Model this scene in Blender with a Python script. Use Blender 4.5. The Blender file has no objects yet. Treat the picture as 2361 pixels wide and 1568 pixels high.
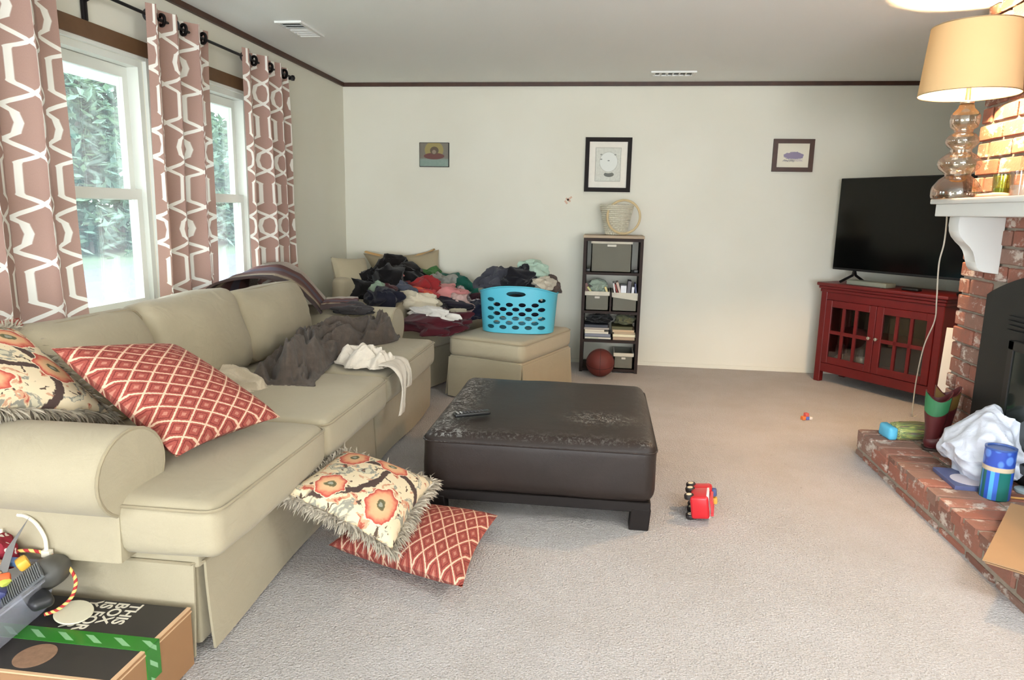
import bpy, bmesh, math, random
from mathutils import Vector, Matrix, noise
R = random.Random(7)
PI = math.pi
scene = bpy.context.scene
COL = scene.collection

# ---------------------------------------------------------------- camera, world, lights, exposure
def cam_axes(yaw, pitch, roll):
    cy, sy, cp, sp, cr, sr = math.cos(yaw), math.sin(yaw), math.cos(pitch), math.sin(pitch), math.cos(roll), math.sin(roll)
    f = Vector((sy*cp, cy*cp, -sp)); r0 = Vector((cy, -sy, 0)); u0 = r0.cross(f)
    return cr*r0 + sr*u0, -sr*r0 + cr*u0, f
cr_, cu_, cf_ = cam_axes(-0.12555208, 0.18112273, 0.02008986)
cd = bpy.data.cameras.new('camera'); cam = bpy.data.objects.new('camera', cd); COL.objects.link(cam)
cd.sensor_width = 36.0; cd.lens = 1610.2752/2361*36.0; cd.clip_start = 0.05; cd.clip_end = 200
cam.matrix_world = Matrix(((cr_.x, cu_.x, -cf_.x, 0), (cr_.y, cu_.y, -cf_.y, 0), (cr_.z, cu_.z, -cf_.z, 1.35), (0, 0, 0, 1)))
scene.camera = cam
vs = scene.view_settings
vs.view_transform = 'Standard'; vs.look = 'None'; vs.gamma = 1.0; vs.use_curve_mapping = False
vs.exposure = 0.15
SKY = 12.0; SUN = 8.0; NOOK = 130.0; REAR = 440.0; BULB = 360.0; FILL = 70.0
w = bpy.data.worlds.new('sky'); scene.world = w; w.use_nodes = True
bg = w.node_tree.nodes['Background']; bg.inputs[0].default_value = (0.80, 0.90, 1.0, 1); bg.inputs[1].default_value = SKY
def light(name, kind, loc, direction, energy, color=(1, 1, 1), **kw):
    d = bpy.data.lights.new(name, kind); d.energy = energy; d.color = color
    for k, v in kw.items(): setattr(d, k, v)
    o = bpy.data.objects.new(name, d); COL.objects.link(o); o.location = loc
    if direction is not None: o.rotation_euler = Vector(direction).to_track_quat('-Z', 'Y').to_euler()
    return o
light('sun', 'SUN', (10, 0, 20), (-0.55, 0.25, -0.9), SUN, (1, 0.95, 0.86), angle=0.01)
# assumed nook light from the left, then fill added behind the camera, tilted up
light('assumed_nook_light', 'AREA', (-5.60, -2.95, 1.35), (1, 1, -0.05), NOOK, (0.84, 0.91, 1.0), shape='RECTANGLE', size=1.0, size_y=1.5)  # assumed source, no window is built in the nook
light('added_rear_fill', 'AREA', (0.9, -5.3, 1.0), (0, 0.5, 1), REAR, (0.94, 0.96, 1.0), shape='RECTANGLE', size=4.0, size_y=2.0)
light('added_fill_point', 'POINT', (1.6, 1.2, 1.85), None, FILL, (0.96, 0.98, 1.0), shadow_soft_size=0.18)  # fill added out of view to brighten the ceiling, no lamp stands here
for k, (y0, y1) in enumerate(((2.45, 3.50), (3.66, 4.56))):
    p = light('window_portal', 'AREA', (-2.53, (y0+y1)/2, 1.42), (1, 0, 0), 1.0, shape='RECTANGLE', size=y1-y0, size_y=1.28)
    p.data.cycles.is_portal = True
LAMP = Vector((1.765, 3.885, 1.462))
light('lamp_bulb_light', 'POINT', LAMP+Vector((0, 0, 0.66)), None, BULB, (1.0, 0.62, 0.30), shadow_soft_size=0.04)
cy = scene.cycles
cy.use_denoising = True; cy.max_bounces = 8; cy.diffuse_bounces = 4; cy.glossy_bounces = 3; cy.transmission_bounces = 6; cy.transparent_max_bounces = 12
cy.caustics_reflective = False; cy.caustics_refractive = False; cy.sample_clamp_indirect = 6.0

# ---------------------------------------------------------------- materials
def S(r, g, b):
    f = lambda c: (c/255/12.92) if c <= 10.3 else ((c/255+0.055)/1.055)**2.4
    return (f(r), f(g), f(b), 1.0)
class NT:
    def __init__(s, name):
        s.m = bpy.data.materials.new(name); s.m.use_nodes = True; s.t = s.m.node_tree; s.n = s.t.nodes
        s.b = s.n['Principled BSDF']; s.out = s.n['Material Output']
    def new(s, kind, **kw):
        x = s.n.new(kind)
        for k, v in kw.items(): setattr(x, k, v)
        return x
    def put(s, sock, v):
        if isinstance(v, bpy.types.NodeSocket): s.t.links.new(v, sock)
        else: sock.default_value = v
    def math(s, op, a, b=0.0, c=0.0, clamp=False):
        x = s.new('ShaderNodeMath', operation=op, use_clamp=clamp)
        s.put(x.inputs[0], a); s.put(x.inputs[1], b); s.put(x.inputs[2], c); return x.outputs[0]
    def coord(s, which='Object'): return s.new('ShaderNodeTexCoord').outputs[which]
    def xyz(s, v):
        x = s.new('ShaderNodeSeparateXYZ'); s.put(x.inputs[0], v); return x.outputs
    def map(s, v, scale=(1, 1, 1), loc=(0, 0, 0), rot=(0, 0, 0)):
        x = s.new('ShaderNodeMapping'); s.put(x.inputs[0], v); x.inputs['Scale'].default_value = scale; x.inputs['Location'].default_value = loc; x.inputs['Rotation'].default_value = rot
        return x.outputs[0]
    def noise(s, v, scale, detail=3.0, rough=0.5, dist=0.0, color=False):
        x = s.new('ShaderNodeTexNoise'); s.put(x.inputs['Vector'], v); x.inputs['Scale'].default_value = scale; x.inputs['Detail'].default_value = detail
        x.inputs['Roughness'].default_value = rough; x.inputs['Distortion'].default_value = dist
        return x.outputs['Color' if color else 'Fac']
    def voro(s, v, scale, feature='F1', out='Distance'):
        x = s.new('ShaderNodeTexVoronoi', feature=feature); s.put(x.inputs['Vector'], v); x.inputs['Scale'].default_value = scale; return x.outputs[out]
    def ramp(s, f, stops, interp='LINEAR'):
        x = s.new('ShaderNodeValToRGB'); s.put(x.inputs[0], f); e = x.color_ramp.elements; x.color_ramp.interpolation = interp
        while len(e) < len(stops): e.new(0.5)
        for k, (p, c) in enumerate(stops): e[k].position = p; e[k].color = c
        return x.outputs[0]
    def step(s, f, a, b):
        x = s.new('ShaderNodeMapRange'); s.put(x.inputs[0], f); x.inputs[1].default_value = a; x.inputs[2].default_value = b; return x.outputs[0]
    def mix(s, f, a, b, mode='MIX'):
        x = s.new('ShaderNodeMix', data_type='RGBA', blend_type=mode); s.put(x.inputs[0], f); s.put(x.inputs[6], a); s.put(x.inputs[7], b); return x.outputs[2]
    def bump(s, h, strength=0.3, dist=0.01):
        x = s.new('ShaderNodeBump'); s.put(x.inputs['Height'], h); x.inputs['Strength'].default_value = strength; x.inputs['Distance'].default_value = dist
        s.t.links.new(x.outputs[0], s.b.inputs['Normal']); return x
    def set(s, **kw):
        for k, v in kw.items(): s.put(s.b.inputs[k.replace('_', ' ')], v)
        return s
def mat(name, col, rough=0.6, metal=0.0, var=0.0, vscale=8.0, bump=0.0, bscale=60.0, bdist=0.003, coat=0.0, col2=None, spec=0.5):
    n = NT(name); co = n.coord()
    c = col
    if var > 0: c = n.mix(n.step(n.noise(co, vscale, 4, 0.6), 0.3, 0.7), col, col2 or tuple(x*(1-var) for x in col[:3])+(1,))
    n.set(Base_Color=c, Roughness=rough, Metallic=metal)
    n.b.inputs['Specular IOR Level'].default_value = spec
    if coat: n.set(Coat_Weight=coat, Coat_Roughness=0.1)
    if bump: n.bump(n.noise(co, bscale, 3, 0.6), bump, bdist)
    return n.m
def fabric(name, col, var=0.12, weave=900.0, bump=0.25, vscale=5.0, rough=0.95, wrinkle=0.0):
    n = NT(name); co = n.coord(); k = n.noise(co, vscale, 5, 0.6); g = n.noise(co, weave, 2, 0.7)
    c = n.mix(n.step(k, 0.3, 0.7), col, tuple(x*(1-var) for x in col[:3])+(1,))
    c = n.mix(n.step(g, 0.35, 0.65), c, tuple(x*(1-var*1.5) for x in col[:3])+(1,))
    n.set(Base_Color=c, Roughness=rough); n.b.inputs['Specular IOR Level'].default_value = 0.2
    n.b.inputs['Sheen Weight'].default_value = 0.15
    h = n.math('ADD', g, n.math('MULTIPLY', n.noise(co, 35, 4, 0.6), 1.2))
    if wrinkle: h = n.math('ADD', h, n.math('MULTIPLY', n.noise(n.map(co, (1, 1, 1.5)), 7, 3, 0.5, 1.2), wrinkle))
    n.bump(h, bump, 0.004)
    return n.m

MT = {}
# painted wall panelling: cream, with the faint vertical lines of its panels
n = NT('wall_paint'); co = n.coord(); g = n.noise(n.map(co, (1, 1, 0.25)), 240, 3, 0.6)
n.set(Base_Color=n.mix(n.step(n.noise(co, 1.2, 3, 0.5), 0.3, 0.7), S(230, 227, 212), S(224, 220, 203)), Roughness=0.75); n.bump(g, 0.12, 0.002); MT['wall'] = n.m
n = NT('ceiling_paint'); co = n.coord()
n.set(Base_Color=S(250, 252, 248), Roughness=0.9); n.bump(n.noise(co, 90, 4, 0.7), 0.2, 0.004); MT['ceiling'] = n.m
# carpet
n = NT('carpet'); co = n.coord(); a = n.noise(co, 170, 3, 0.75); b = n.noise(co, 2.2, 5, 0.65); c = n.voro(co, 130)
base = n.mix(n.step(b, 0.35, 0.68), S(218, 212, 211), S(202, 194, 189))
base = n.mix(n.step(a, 0.42, 0.66), base, S(188, 179, 172))
d = n.math('GREATER_THAN', n.noise(co, 26, 2, 0.5), 0.735)
base = n.mix(n.math('MULTIPLY', d, 0.3), base, S(120, 105, 92))
n.set(Base_Color=base, Roughness=1.0); n.b.inputs['Specular IOR Level'].default_value = 0.1; n.b.inputs['Sheen Weight'].default_value = 0.3
n.bump(n.math('ADD', a, c), 0.9, 0.012); MT['carpet'] = n.m
MT['dark_wood'] = mat('dark_stained_wood', S(74, 44, 28), 0.5, var=0.35, vscale=14)
MT['brown_wood'] = mat('brown_wood_casing', S(104, 74, 48), 0.55, var=0.2, vscale=10)
MT['white_paint'] = mat('white_gloss_paint', S(236, 237, 232), 0.35)
MT['vinyl'] = mat('white_vinyl', S(226, 228, 220), 0.4)
MT['black_metal'] = mat('black_metal', S(26, 24, 26), 0.4, metal=0.6)
MT['linen'] = fabric('beige_linen', S(182, 170, 144), 0.10, wrinkle=9.0)
MT['linen_welt'] = fabric('beige_linen_piping', S(166, 153, 126), 0.10)
MT['linen_dark'] = fabric('shaded_linen', S(170, 158, 130), 0.10)
# worn brown leather
n = NT('worn_leather'); co = n.coord(); z = n.xyz(n.new('ShaderNodeNewGeometry').outputs['Normal'])
f1 = n.noise(co, 5.5, 6, 0.72, 0.6); sc = n.noise(n.map(co, (1, 1, 1), rot=(0, 0, 0.5)), 42, 5, 0.75, 1.2)
px, py, pz = n.xyz(co)[:]
edge = n.math('ADD', n.math('ADD', n.math('MULTIPLY', n.step(px, -0.30, -0.47), 1.3), n.math('MULTIPLY', n.step(py, -0.42, -0.52), 0.25)), n.math('MULTIPLY', n.step(px, 0.42, 0.51), 0.3))
spot = n.math('MULTIPLY', n.math('SUBTRACT', 1.0, n.step(n.math('POWER', n.math('ADD', n.math('POWER', n.math('SUBTRACT', px, 0.27), 2.0), n.math('MULTIPLY', n.math('POWER', n.math('ADD', py, 0.22), 2.0), 2.5)), 0.5), 0.02, 0.22), clamp=True), 0.75)
wear = n.math('MULTIPLY', n.math('MULTIPLY', n.math('ADD', edge, spot), n.step(sc, 0.50, 0.60)), n.step(z[2], 0.55, 0.85), clamp=True)
col = n.mix(n.step(f1, 0.3, 0.7), S(46, 37, 33), S(38, 31, 28))
col = n.mix(n.math('MULTIPLY', wear, 0.75), col, S(176, 176, 172))
n.set(Base_Color=col, Roughness=n.math('ADD', 0.46, n.math('MULTIPLY', wear, 0.3))); n.bump(n.math('ADD', n.noise(co, 260, 3, 0.6), n.math('MULTIPLY', n.noise(co, 18, 3, 0.6), 2.0)), 0.14, 0.003); n.b.inputs['Specular IOR Level'].default_value = 0.28; MT['leather'] = n.m
MT['black_wood'] = mat('black_wood', S(26, 20, 18), 0.65, spec=0.25)
MT['espresso'] = mat('espresso_wood', S(46, 32, 26), 0.6, var=0.2, vscale=14, spec=0.25)
# red and cream diamond weave (uv in metres)
n = NT('diamond_weave'); uv = n.xyz(n.coord('UV'))
a = n.math('ADD', n.math('MULTIPLY', uv[0], 15.5), n.math('MULTIPLY', uv[1], 10.5)); b = n.math('SUBTRACT', n.math('MULTIPLY', uv[0], 15.5), n.math('MULTIPLY', uv[1], 10.5))
fa = n.math('ABSOLUTE', n.math('SUBTRACT', n.math('FRACT', a), 0.5)); fb = n.math('ABSOLUTE', n.math('SUBTRACT', n.math('FRACT', b), 0.5))
m = n.math('MAXIMUM', fa, fb); nz = n.noise(n.coord('UV'), 160, 2, 0.6)
m2 = n.math('ADD', m, n.math('MULTIPLY', n.math('SUBTRACT', nz, 0.5), 0.10))
line = n.step(m2, 0.435, 0.455); dot = n.step(m2, 0.13, 0.10); ring = n.math('MULTIPLY', n.step(m2, 0.26, 0.28), n.step(m2, 0.34, 0.32))
col = n.mix(n.step(n.noise(n.coord('UV'), 300, 2, 0.6), 0.3, 0.7), S(164, 82, 70), S(140, 64, 54))
col = n.mix(ring, col, S(118, 44, 38)); col = n.mix(n.math('MULTIPLY', dot, 0.45), col, S(210, 156, 132)); col = n.mix(line, col, S(222, 184, 156))
n.set(Base_Color=col, Roughness=0.95); n.bump(n.math('ADD', n.math('MULTIPLY', line, 1.0), nz), 0.35, 0.004); MT['diamond'] = n.m
MT['plain_red'] = fabric('brick_red_cloth', S(176, 92, 78), 0.15)
# blossom print (uv 0..1 over the face)
n = NT('blossom_print'); uvv = n.coord('UV'); wob = n.noise(uvv, 9, 4, 0.6, color=True)
vs_ = n.new('ShaderNodeVectorMath', operation='SCALE'); n.put(vs_.inputs[0], wob); vs_.inputs[3].default_value = 0.10
va = n.new('ShaderNodeVectorMath', operation='ADD'); n.put(va.inputs[0], uvv); n.put(va.inputs[1], vs_.outputs[0]); pv = va.outputs[0]
v1 = n.noise(pv, 6.0, 3, 0.5, 0.9); v2 = n.noise(n.map(pv, (1, 1, 1), (4, 2, 1)), 10, 2, 0.4, 0.8); v3 = n.noise(n.map(pv, (1, 1, 1), (9, 5, 3)), 13, 2, 0.4, 0.6)
col = S(226, 208, 174)
col = n.mix(n.step(v1, 0.545, 0.57), col, S(150, 146, 132)); col = n.mix(n.step(v1, 0.62, 0.64), col, S(206, 196, 168))
col = n.mix(n.step(v2, 0.60, 0.62), col, S(206, 158, 126)); col = n.mix(n.step(v2, 0.67, 0.69), col, S(176, 88, 70))
col = n.mix(n.step(v3, 0.645, 0.665), col, S(92, 74, 62))
def dist(cx, cy_, sx=1.0, sy=1.0):
    d = n.new('ShaderNodeVectorMath', operation='LENGTH'); n.put(d.inputs[0], n.map(pv, (1/sx, 1/sy, 0), (-(cx+0.05)/sx, -(cy_+0.05)/sy, 0))); return d.outputs['Value']
for (cx, cy_, r0, tw) in ((0.60, 0.12, 0.62, 0.6), (0.0, 0.62, 0.60, 0.2)):
    d = dist(cx, cy_); x = n.xyz(pv)
    arc = n.math('MULTIPLY', n.step(n.math('ABSOLUTE', n.math('SUBTRACT', d, r0)), 0.034, 0.028), n.math('MULTIPLY', n.step(x[0], 0.20, 0.23), n.step(x[1], 0.98, 0.95)))
    col = n.mix(arc, col, S(78, 60, 54))
for (cx, cy_, sx, sy) in ((0.22, 0.74, 0.15, 0.19), (0.60, 0.80, 0.17, 0.13), (0.74, 0.24, 0.15, 0.20), (0.26, 0.20, 0.14, 0.14)):
    d = dist(cx, cy_, sx, sy)
    ax = n.xyz(n.map(pv, (1/sx, 1/sy, 0), (-(cx+0.05)/sx, -(cy_+0.05)/sy, 0))); an = n.math('ARCTAN2', ax[1], ax[0])
    d = n.math('MULTIPLY', d, n.math('ADD', 1.0, n.math('MULTIPLY', n.math('SINE', n.math('MULTIPLY', an, 7.0)), n.math('MULTIPLY', d, 0.07))))
    pet = n.ramp(d, [(0.0, S(156, 156, 140)), (0.12, S(156, 156, 140)), (0.16, S(96, 94, 66)), (0.27, S(116, 106, 74)), (0.32, S(222, 182, 138)), (0.62, S(224, 166, 126)), (0.76, S(214, 128, 100)), (0.88, S(186, 78, 66)), (0.93, S(196, 96, 80)), (0.96, S(236, 216, 184))])
    col = n.mix(n.step(d, 1.02, 0.99), col, pet)
n.set(Base_Color=col, Roughness=0.95); n.bump(n.noise(uvv, 260, 2, 0.6), 0.25, 0.003); MT['blossom'] = n.m
MT['fringe'] = fabric('grey_fringe', S(206, 194, 174), 0.25, vscale=30)
# curtain: white trellis on dusty pink, letting daylight through (uv in metres)
n = NT('trellis_curtain'); uv = n.xyz(n.coord('UV'))
t = n.math('MULTIPLY', uv[1], 1/0.43); wv = n.math('MULTIPLY', uv[0], 1/0.215)
tf = n.math('FRACT', t)
aa = n.ramp(tf, [(p, (q, q, q, 1)) for p, q in ((0, 0), (0.125, 0.5), (0.208, 0.18), (0.50, 0.18), (0.573, 0.5), (0.698, 0), (0.755, 0.19), (0.849, 0.24), (0.943, 0.19), (1.0, 0))])
th = n.ramp(tf, [(p, (q, q, q, 1)) for p, q in ((0, 0.085), (0.19, 0.085), (0.225, 0.054), (0.483, 0.054), (0.52, 0.085), (0.69, 0.085), (0.77, 0.062), (0.93, 0.062), (1.0, 0.085))])
ln = None
for sg in (1, -1):
    dd = n.math('ABSOLUTE', n.math('SUBTRACT', n.math('FRACT', n.math('ADD', n.math('ADD', wv, 0.5), n.math('MULTIPLY', aa, sg))), 0.5))
    ln = dd if ln is None else n.math('MINIMUM', ln, dd)
ml = n.step(n.math('SUBTRACT', ln, th), 0.008, -0.008)
g = n.noise(n.map(n.coord('UV'), (1, 0.2, 1)), 700, 2, 0.6)
pink = n.mix(g, S(176, 144, 132), S(162, 130, 118))
cc = n.mix(ml, pink, S(240, 236, 226))
n.set(Base_Color=cc, Roughness=0.95)
tl = n.new('ShaderNodeBsdfTranslucent'); n.put(tl.inputs[0], cc); mx = n.new('ShaderNodeMixShader'); mx.inputs[0].default_value = 0.11
n.t.links.new(n.b.outputs[0], mx.inputs[1]); n.t.links.new(tl.outputs[0], mx.inputs[2]); n.t.links.new(mx.outputs[0], n.out.inputs[0]); MT['curtain'] = n.m
# brick with whitewash remains, mortar
n = NT('old_brick'); co = n.coord(); gp = n.new('ShaderNodeNewGeometry').outputs['Position']; oi = n.new('ShaderNodeObjectInfo').outputs['Random']
col = n.ramp(oi, [(0.0, S(148, 94, 78)), (0.3, S(166, 106, 88)), (0.55, S(150, 118, 104)), (0.75, S(132, 88, 74)), (1.0, S(178, 122, 104))])
col = n.mix(n.math('MULTIPLY', n.step(n.noise(gp, 24, 4, 0.6), 0.4, 0.7), 0.4), col, S(128, 104, 90))
k = n.noise(n.map(gp, (1, 1, 1.6)), 8, 6, 0.72, 0.15); col = n.mix(n.math('MULTIPLY', n.step(k, 0.54, 0.62), 0.8), col, S(222, 212, 200))
n.set(Base_Color=col, Roughness=0.9); n.bump(n.noise(gp, 70, 5, 0.7), 0.6, 0.008); MT['brick'] = n.m
MT['mortar'] = mat('mortar', S(168, 156, 140), 0.95, var=0.25, vscale=20, bump=0.5, bscale=80, bdist=0.006)
MT['red_paint'] = mat('barn_red_paint', S(108, 20, 20), 0.45, var=0.2, vscale=9)
MT['screen'] = mat('black_screen', S(8, 9, 8), 0.12)
MT['black_plastic'] = mat('black_plastic', S(20, 20, 20), 0.4)
MT['stove'] = mat('black_stove_iron', S(22, 23, 22), 0.55, bump=0.15, bscale=150)
MT['stove_glass'] = mat('stove_glass', S(40, 46, 42), 0.08)
def glass(name, tint=(1, 1, 1, 1), rough=0.0, gloss=0.12):
    n = NT(name); a = n.new('ShaderNodeBsdfTransparent'); a.inputs[0].default_value = tint; b = n.new('ShaderNodeBsdfGlossy'); b.inputs['Roughness'].default_value = rough
    lw = n.new('ShaderNodeLayerWeight'); lw.inputs[0].default_value = 0.35
    f = n.math('ADD', n.math('MULTIPLY', lw.outputs['Facing'], 0.6), gloss, clamp=True)
    mx = n.new('ShaderNodeMixShader'); n.put(mx.inputs[0], f); n.t.links.new(a.outputs[0], mx.inputs[1]); n.t.links.new(b.outputs[0], mx.inputs[2]); n.t.links.new(mx.outputs[0], n.out.inputs[0])
    return n.m
MT['window_glass'] = glass('window_glass', (0.97, 0.99, 0.98, 1), 0.0, 0.02)
_t = MT['window_glass'].node_tree; _o = _t.nodes['Material Output']; _s = _o.inputs[0].links[0].from_socket  # translucent veil mixed into the panes, imitating bright haze over the view
_d = _t.nodes.new('ShaderNodeBsdfTranslucent'); _d.inputs[0].default_value = (0.86, 0.95, 1, 1); _x = _t.nodes.new('ShaderNodeMixShader'); _x.inputs[0].default_value = 0.03
_t.links.new(_s, _x.inputs[1]); _t.links.new(_d.outputs[0], _x.inputs[2]); _t.links.new(_x.outputs[0], _o.inputs[0])
MT['cabinet_glass'] = glass('cabinet_glass', (0.80, 0.80, 0.78, 1), 0.02, 0.02)
MT['clear_glass'] = glass('clear_glass', (0.95, 0.93, 0.90, 1), 0.03, 0.05)
MT['lamp_glass'] = glass('champagne_glass', (0.96, 0.88, 0.76, 1), 0.04, 0.16)
MT['green_glass'] = glass('green_glass', (0.72, 0.80, 0.35, 1), 0.05, 0.06)
n = NT('lamp_shade_linen'); n.set(Base_Color=S(222, 188, 138), Roughness=0.9); tl = n.new('ShaderNodeBsdfTranslucent'); tl.inputs[0].default_value = S(150, 132, 100)
mx = n.new('ShaderNodeMixShader'); mx.inputs[0].default_value = 0.007; n.t.links.new(n.b.outputs[0], mx.inputs[1]); n.t.links.new(tl.outputs[0], mx.inputs[2]); n.t.links.new(mx.outputs[0], n.out.inputs[0]); MT['shade'] = n.m
n = NT('lit_bulb'); n.set(Base_Color=(1, 1, 1, 1)); n.b.inputs['Emission Color'].default_value = (1, 0.72, 0.42, 1); n.b.inputs['Emission Strength'].default_value = 6.0; MT['bulb'] = n.m
_simple = {}
def plain(rgb, rough=0.6, kind='plastic'):
    k = (rgb, rough, kind)
    if k not in _simple:
        nm = '%s_%02x%02x%02x' % (kind, *rgb)
        _simple[k] = fabric(nm, S(*rgb), 0.18, 500, 0.3, 14) if kind == 'cloth' else mat(nm, S(*rgb), rough, var=0.06, vscale=20)
    return _simple[k]

# ---------------------------------------------------------------- mesh helpers
def box(bm, c, s, rot=None):
    M = Matrix.Translation(c) @ (rot or Matrix()) @ Matrix.Diagonal((s[0], s[1], s[2], 1))
    return bmesh.ops.create_cube(bm, size=1.0, matrix=M)['verts']
def boxes(*items):
    bm = bmesh.new()
    for it in items: box(bm, *it)
    return bm
def lohi(*items):
    return boxes(*[(((a[0]+b[0])/2, (a[1]+b[1])/2, (a[2]+b[2])/2), (b[0]-a[0], b[1]-a[1], b[2]-a[2])) for a, b in items])
def rect4(axis, lo, hi, a, b, t, tv=None):
    """four bars round a rectangle, butted so that no faces coincide: axis = thin axis with range lo..hi, a/b = opposite corners on the other two axes"""
    tv = tv or t; o = [i for i in range(3) if i != axis]
    def bx(u0, v0, u1, v1):
        p = [0, 0, 0]; q = [0, 0, 0]; p[axis] = lo; q[axis] = hi; p[o[0]] = u0; q[o[0]] = u1; p[o[1]] = v0; q[o[1]] = v1; return (tuple(p), tuple(q))
    return [bx(a[0], a[1], a[0]+t, b[1]), bx(b[0]-t, a[1], b[0], b[1]), bx(a[0]+t, a[1], b[0]-t, a[1]+tv), bx(a[0]+t, b[1]-tv, b[0]-t, b[1])]
def thicken(bm, t):
    """give an open sheet a back, t behind it, and close its edges"""
    bm.normal_update(); fs = list(bm.faces); be = [e for e in bm.edges if e.is_boundary]
    M = {v: bm.verts.new(v.co-v.normal*t) for v in list(bm.verts)}
    ends = [(e.link_loops[0].vert, e.link_loops[0].link_loop_next.vert) for e in be]
    L = bm.loops.layers.uv.active
    for f in fs:
        g = bm.faces.new([M[v] for v in reversed(f.verts)])
        if L:
            for a, b in zip(g.loops, reversed(list(f.loops))): a[L].uv = b[L].uv
    for a, b in ends: bm.faces.new((b, a, M[a], M[b]))
    return bm
def bevel(bm, w, seg=2):
    bmesh.ops.bevel(bm, geom=list(bm.edges), offset=w, segments=seg, profile=0.5, affect='EDGES'); return bm
def rbox(c, s, r=0.01, seg=2, rot=None):
    bm = boxes((c, s, rot)); return bevel(bm, r, seg)
def add(bm, other, M=None):
    me = bpy.data.meshes.new('tmp'); other.to_mesh(me); other.free()
    if M is not None: me.transform(M)
    bm.from_mesh(me); bpy.data.meshes.remove(me); return bm
def tube(bm, pts, r, n=8, closed=False, cap=True):
    pts = [Vector(p) for p in pts]; N = len(pts); rings = []
    rr = r if callable(r) else (lambda t: r)
    up = None
    for i, p in enumerate(pts):
        a = pts[i-1] if (i or closed) else p; b = pts[(i+1) % N] if (i < N-1 or closed) else p
        t = (b-a).normalized()
        if up is None: up = t.orthogonal().normalized()
        up = (up - t*up.dot(t)); up = up.normalized() if up.length > 1e-6 else t.orthogonal().normalized()
        s = t.cross(up); rad = rr(i/max(1, N-1))
        rings.append([bm.verts.new(p + rad*(math.cos(2*PI*k/n)*up + math.sin(2*PI*k/n)*s)) for k in range(n)])
    for i in range(N if closed else N-1):
        a, b = rings[i], rings[(i+1) % N]
        for k in range(n): bm.faces.new((a[k], a[(k+1) % n], b[(k+1) % n], b[k]))
    if cap and not closed: bm.faces.new(rings[0][::-1]); bm.faces.new(rings[-1])
    return bm
def smooth_path(pts, n=8):
    pts = [Vector(p) for p in pts]; out = []
    for i in range(len(pts)-1):
        p0 = pts[max(0, i-1)]; p1 = pts[i]; p2 = pts[i+1]; p3 = pts[min(len(pts)-1, i+2)]
        for k in range(n):
            t = k/n
            out.append(0.5*((2*p1)+(p2-p0)*t+(2*p0-5*p1+4*p2-p3)*t*t+(3*p1-p0-3*p2+p3)*t**3))
    return out+[pts[-1]]
def lathe(prof, n=32, c=(0, 0, 0), close=False):
    bm = bmesh.new(); rings = []
    for (r, z) in prof:
        if r < 1e-5: rings.append([bm.verts.new((c[0], c[1], c[2]+z))])
        else: rings.append([bm.verts.new((c[0]+r*math.cos(2*PI*k/n), c[1]+r*math.sin(2*PI*k/n), c[2]+z)) for k in range(n)])
    for a, b in zip(rings, rings[1:]):
        for k in range(n):
            q = [a[k % len(a)], a[(k+1) % len(a)], b[(k+1) % len(b)], b[k % len(b)]]
            q = list(dict.fromkeys(q))
            if len(q) >= 3: bm.faces.new(q)
    return bm
def grid(f, nu, nv, uvf=None, bm=None):
    bm = bm or bmesh.new(); L = bm.loops.layers.uv.verify()
    V = [[bm.verts.new(f(i/nu, j/nv)) for i in range(nu+1)] for j in range(nv+1)]
    for j in range(nv):
        for i in range(nu):
            fc = bm.faces.new((V[j][i], V[j][i+1], V[j+1][i+1], V[j+1][i]))
            if uvf:
                for lp, (a, b) in zip(fc.loops, ((i, j), (i+1, j), (i+1, j+1), (i, j+1))): lp[L].uv = uvf(a/nu, b/nv)
    return bm
def fbm(p, s=1.0): return noise.noise(Vector(p)*s)
def soft_box(size, r, puff=(0.02, 0.02, 0.02), seg=8, wr=0.004, seed=0.0, ws=6.0, sag=0.0):
    """a stuffed cushion: rounded box with swelling faces and faint wrinkles, centred on the origin"""
    h = [x/2 for x in size]
    def ts(hh):
        a = [-hh + r*k/3 for k in range(3)]; m = [-(hh-r) + 2*(hh-r)*k/seg for k in range(seg+1)]
        return a + m + [-x for x in a[::-1]]
    T = [ts(x) for x in h]; bm = bmesh.new(); cache = {}
    def vert(x, y, z):
        k = (round(x, 5), round(y, 5), round(z, 5))
        if k in cache: return cache[k]
        p = Vector((x, y, z)); q = Vector([max(-(h[i]-r), min(h[i]-r, p[i])) for i in range(3)]); d = p-q
        if d.length > 1e-7: p = q + d.normalized()*r
        u = [p[i]/h[i] for i in range(3)]
        for i in range(3):
            a, b = (i+1) % 3, (i+2) % 3
            p[i] += (1 if u[i] > 0 else -1)*abs(u[i])**2*puff[i]*max(0, 1-u[a]**2)*max(0, 1-u[b]**2)
        w = fbm((p.x+seed, p.y+seed*2, p.z-seed), ws)*wr + fbm((p.x-seed, p.y+seed, p.z), ws*3)*wr*0.5
        p += Vector((u[0], u[1], u[2]))*w
        if sag: p.z -= sag*(u[0]**2)*(1 if u[2] > 0 else 0)
        cache[k] = bm.verts.new(p); return cache[k]
    for ax in range(3):
        a, b = (ax+1) % 3, (ax+2) % 3
        for sg in (-1, 1):
            for i in range(len(T[a])-1):
                for j in range(len(T[b])-1):
                    q = []
                    for (ii, jj) in ((i, j), (i+1, j), (i+1, j+1), (i, j+1)):
                        c = [0, 0, 0]; c[ax] = sg*h[ax]; c[a] = T[a][ii]; c[b] = T[b][jj]; q.append(vert(*c))
                    if len(set(q)) == 4: bm.faces.new(q if sg > 0 else q[::-1])
    return bm
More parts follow.
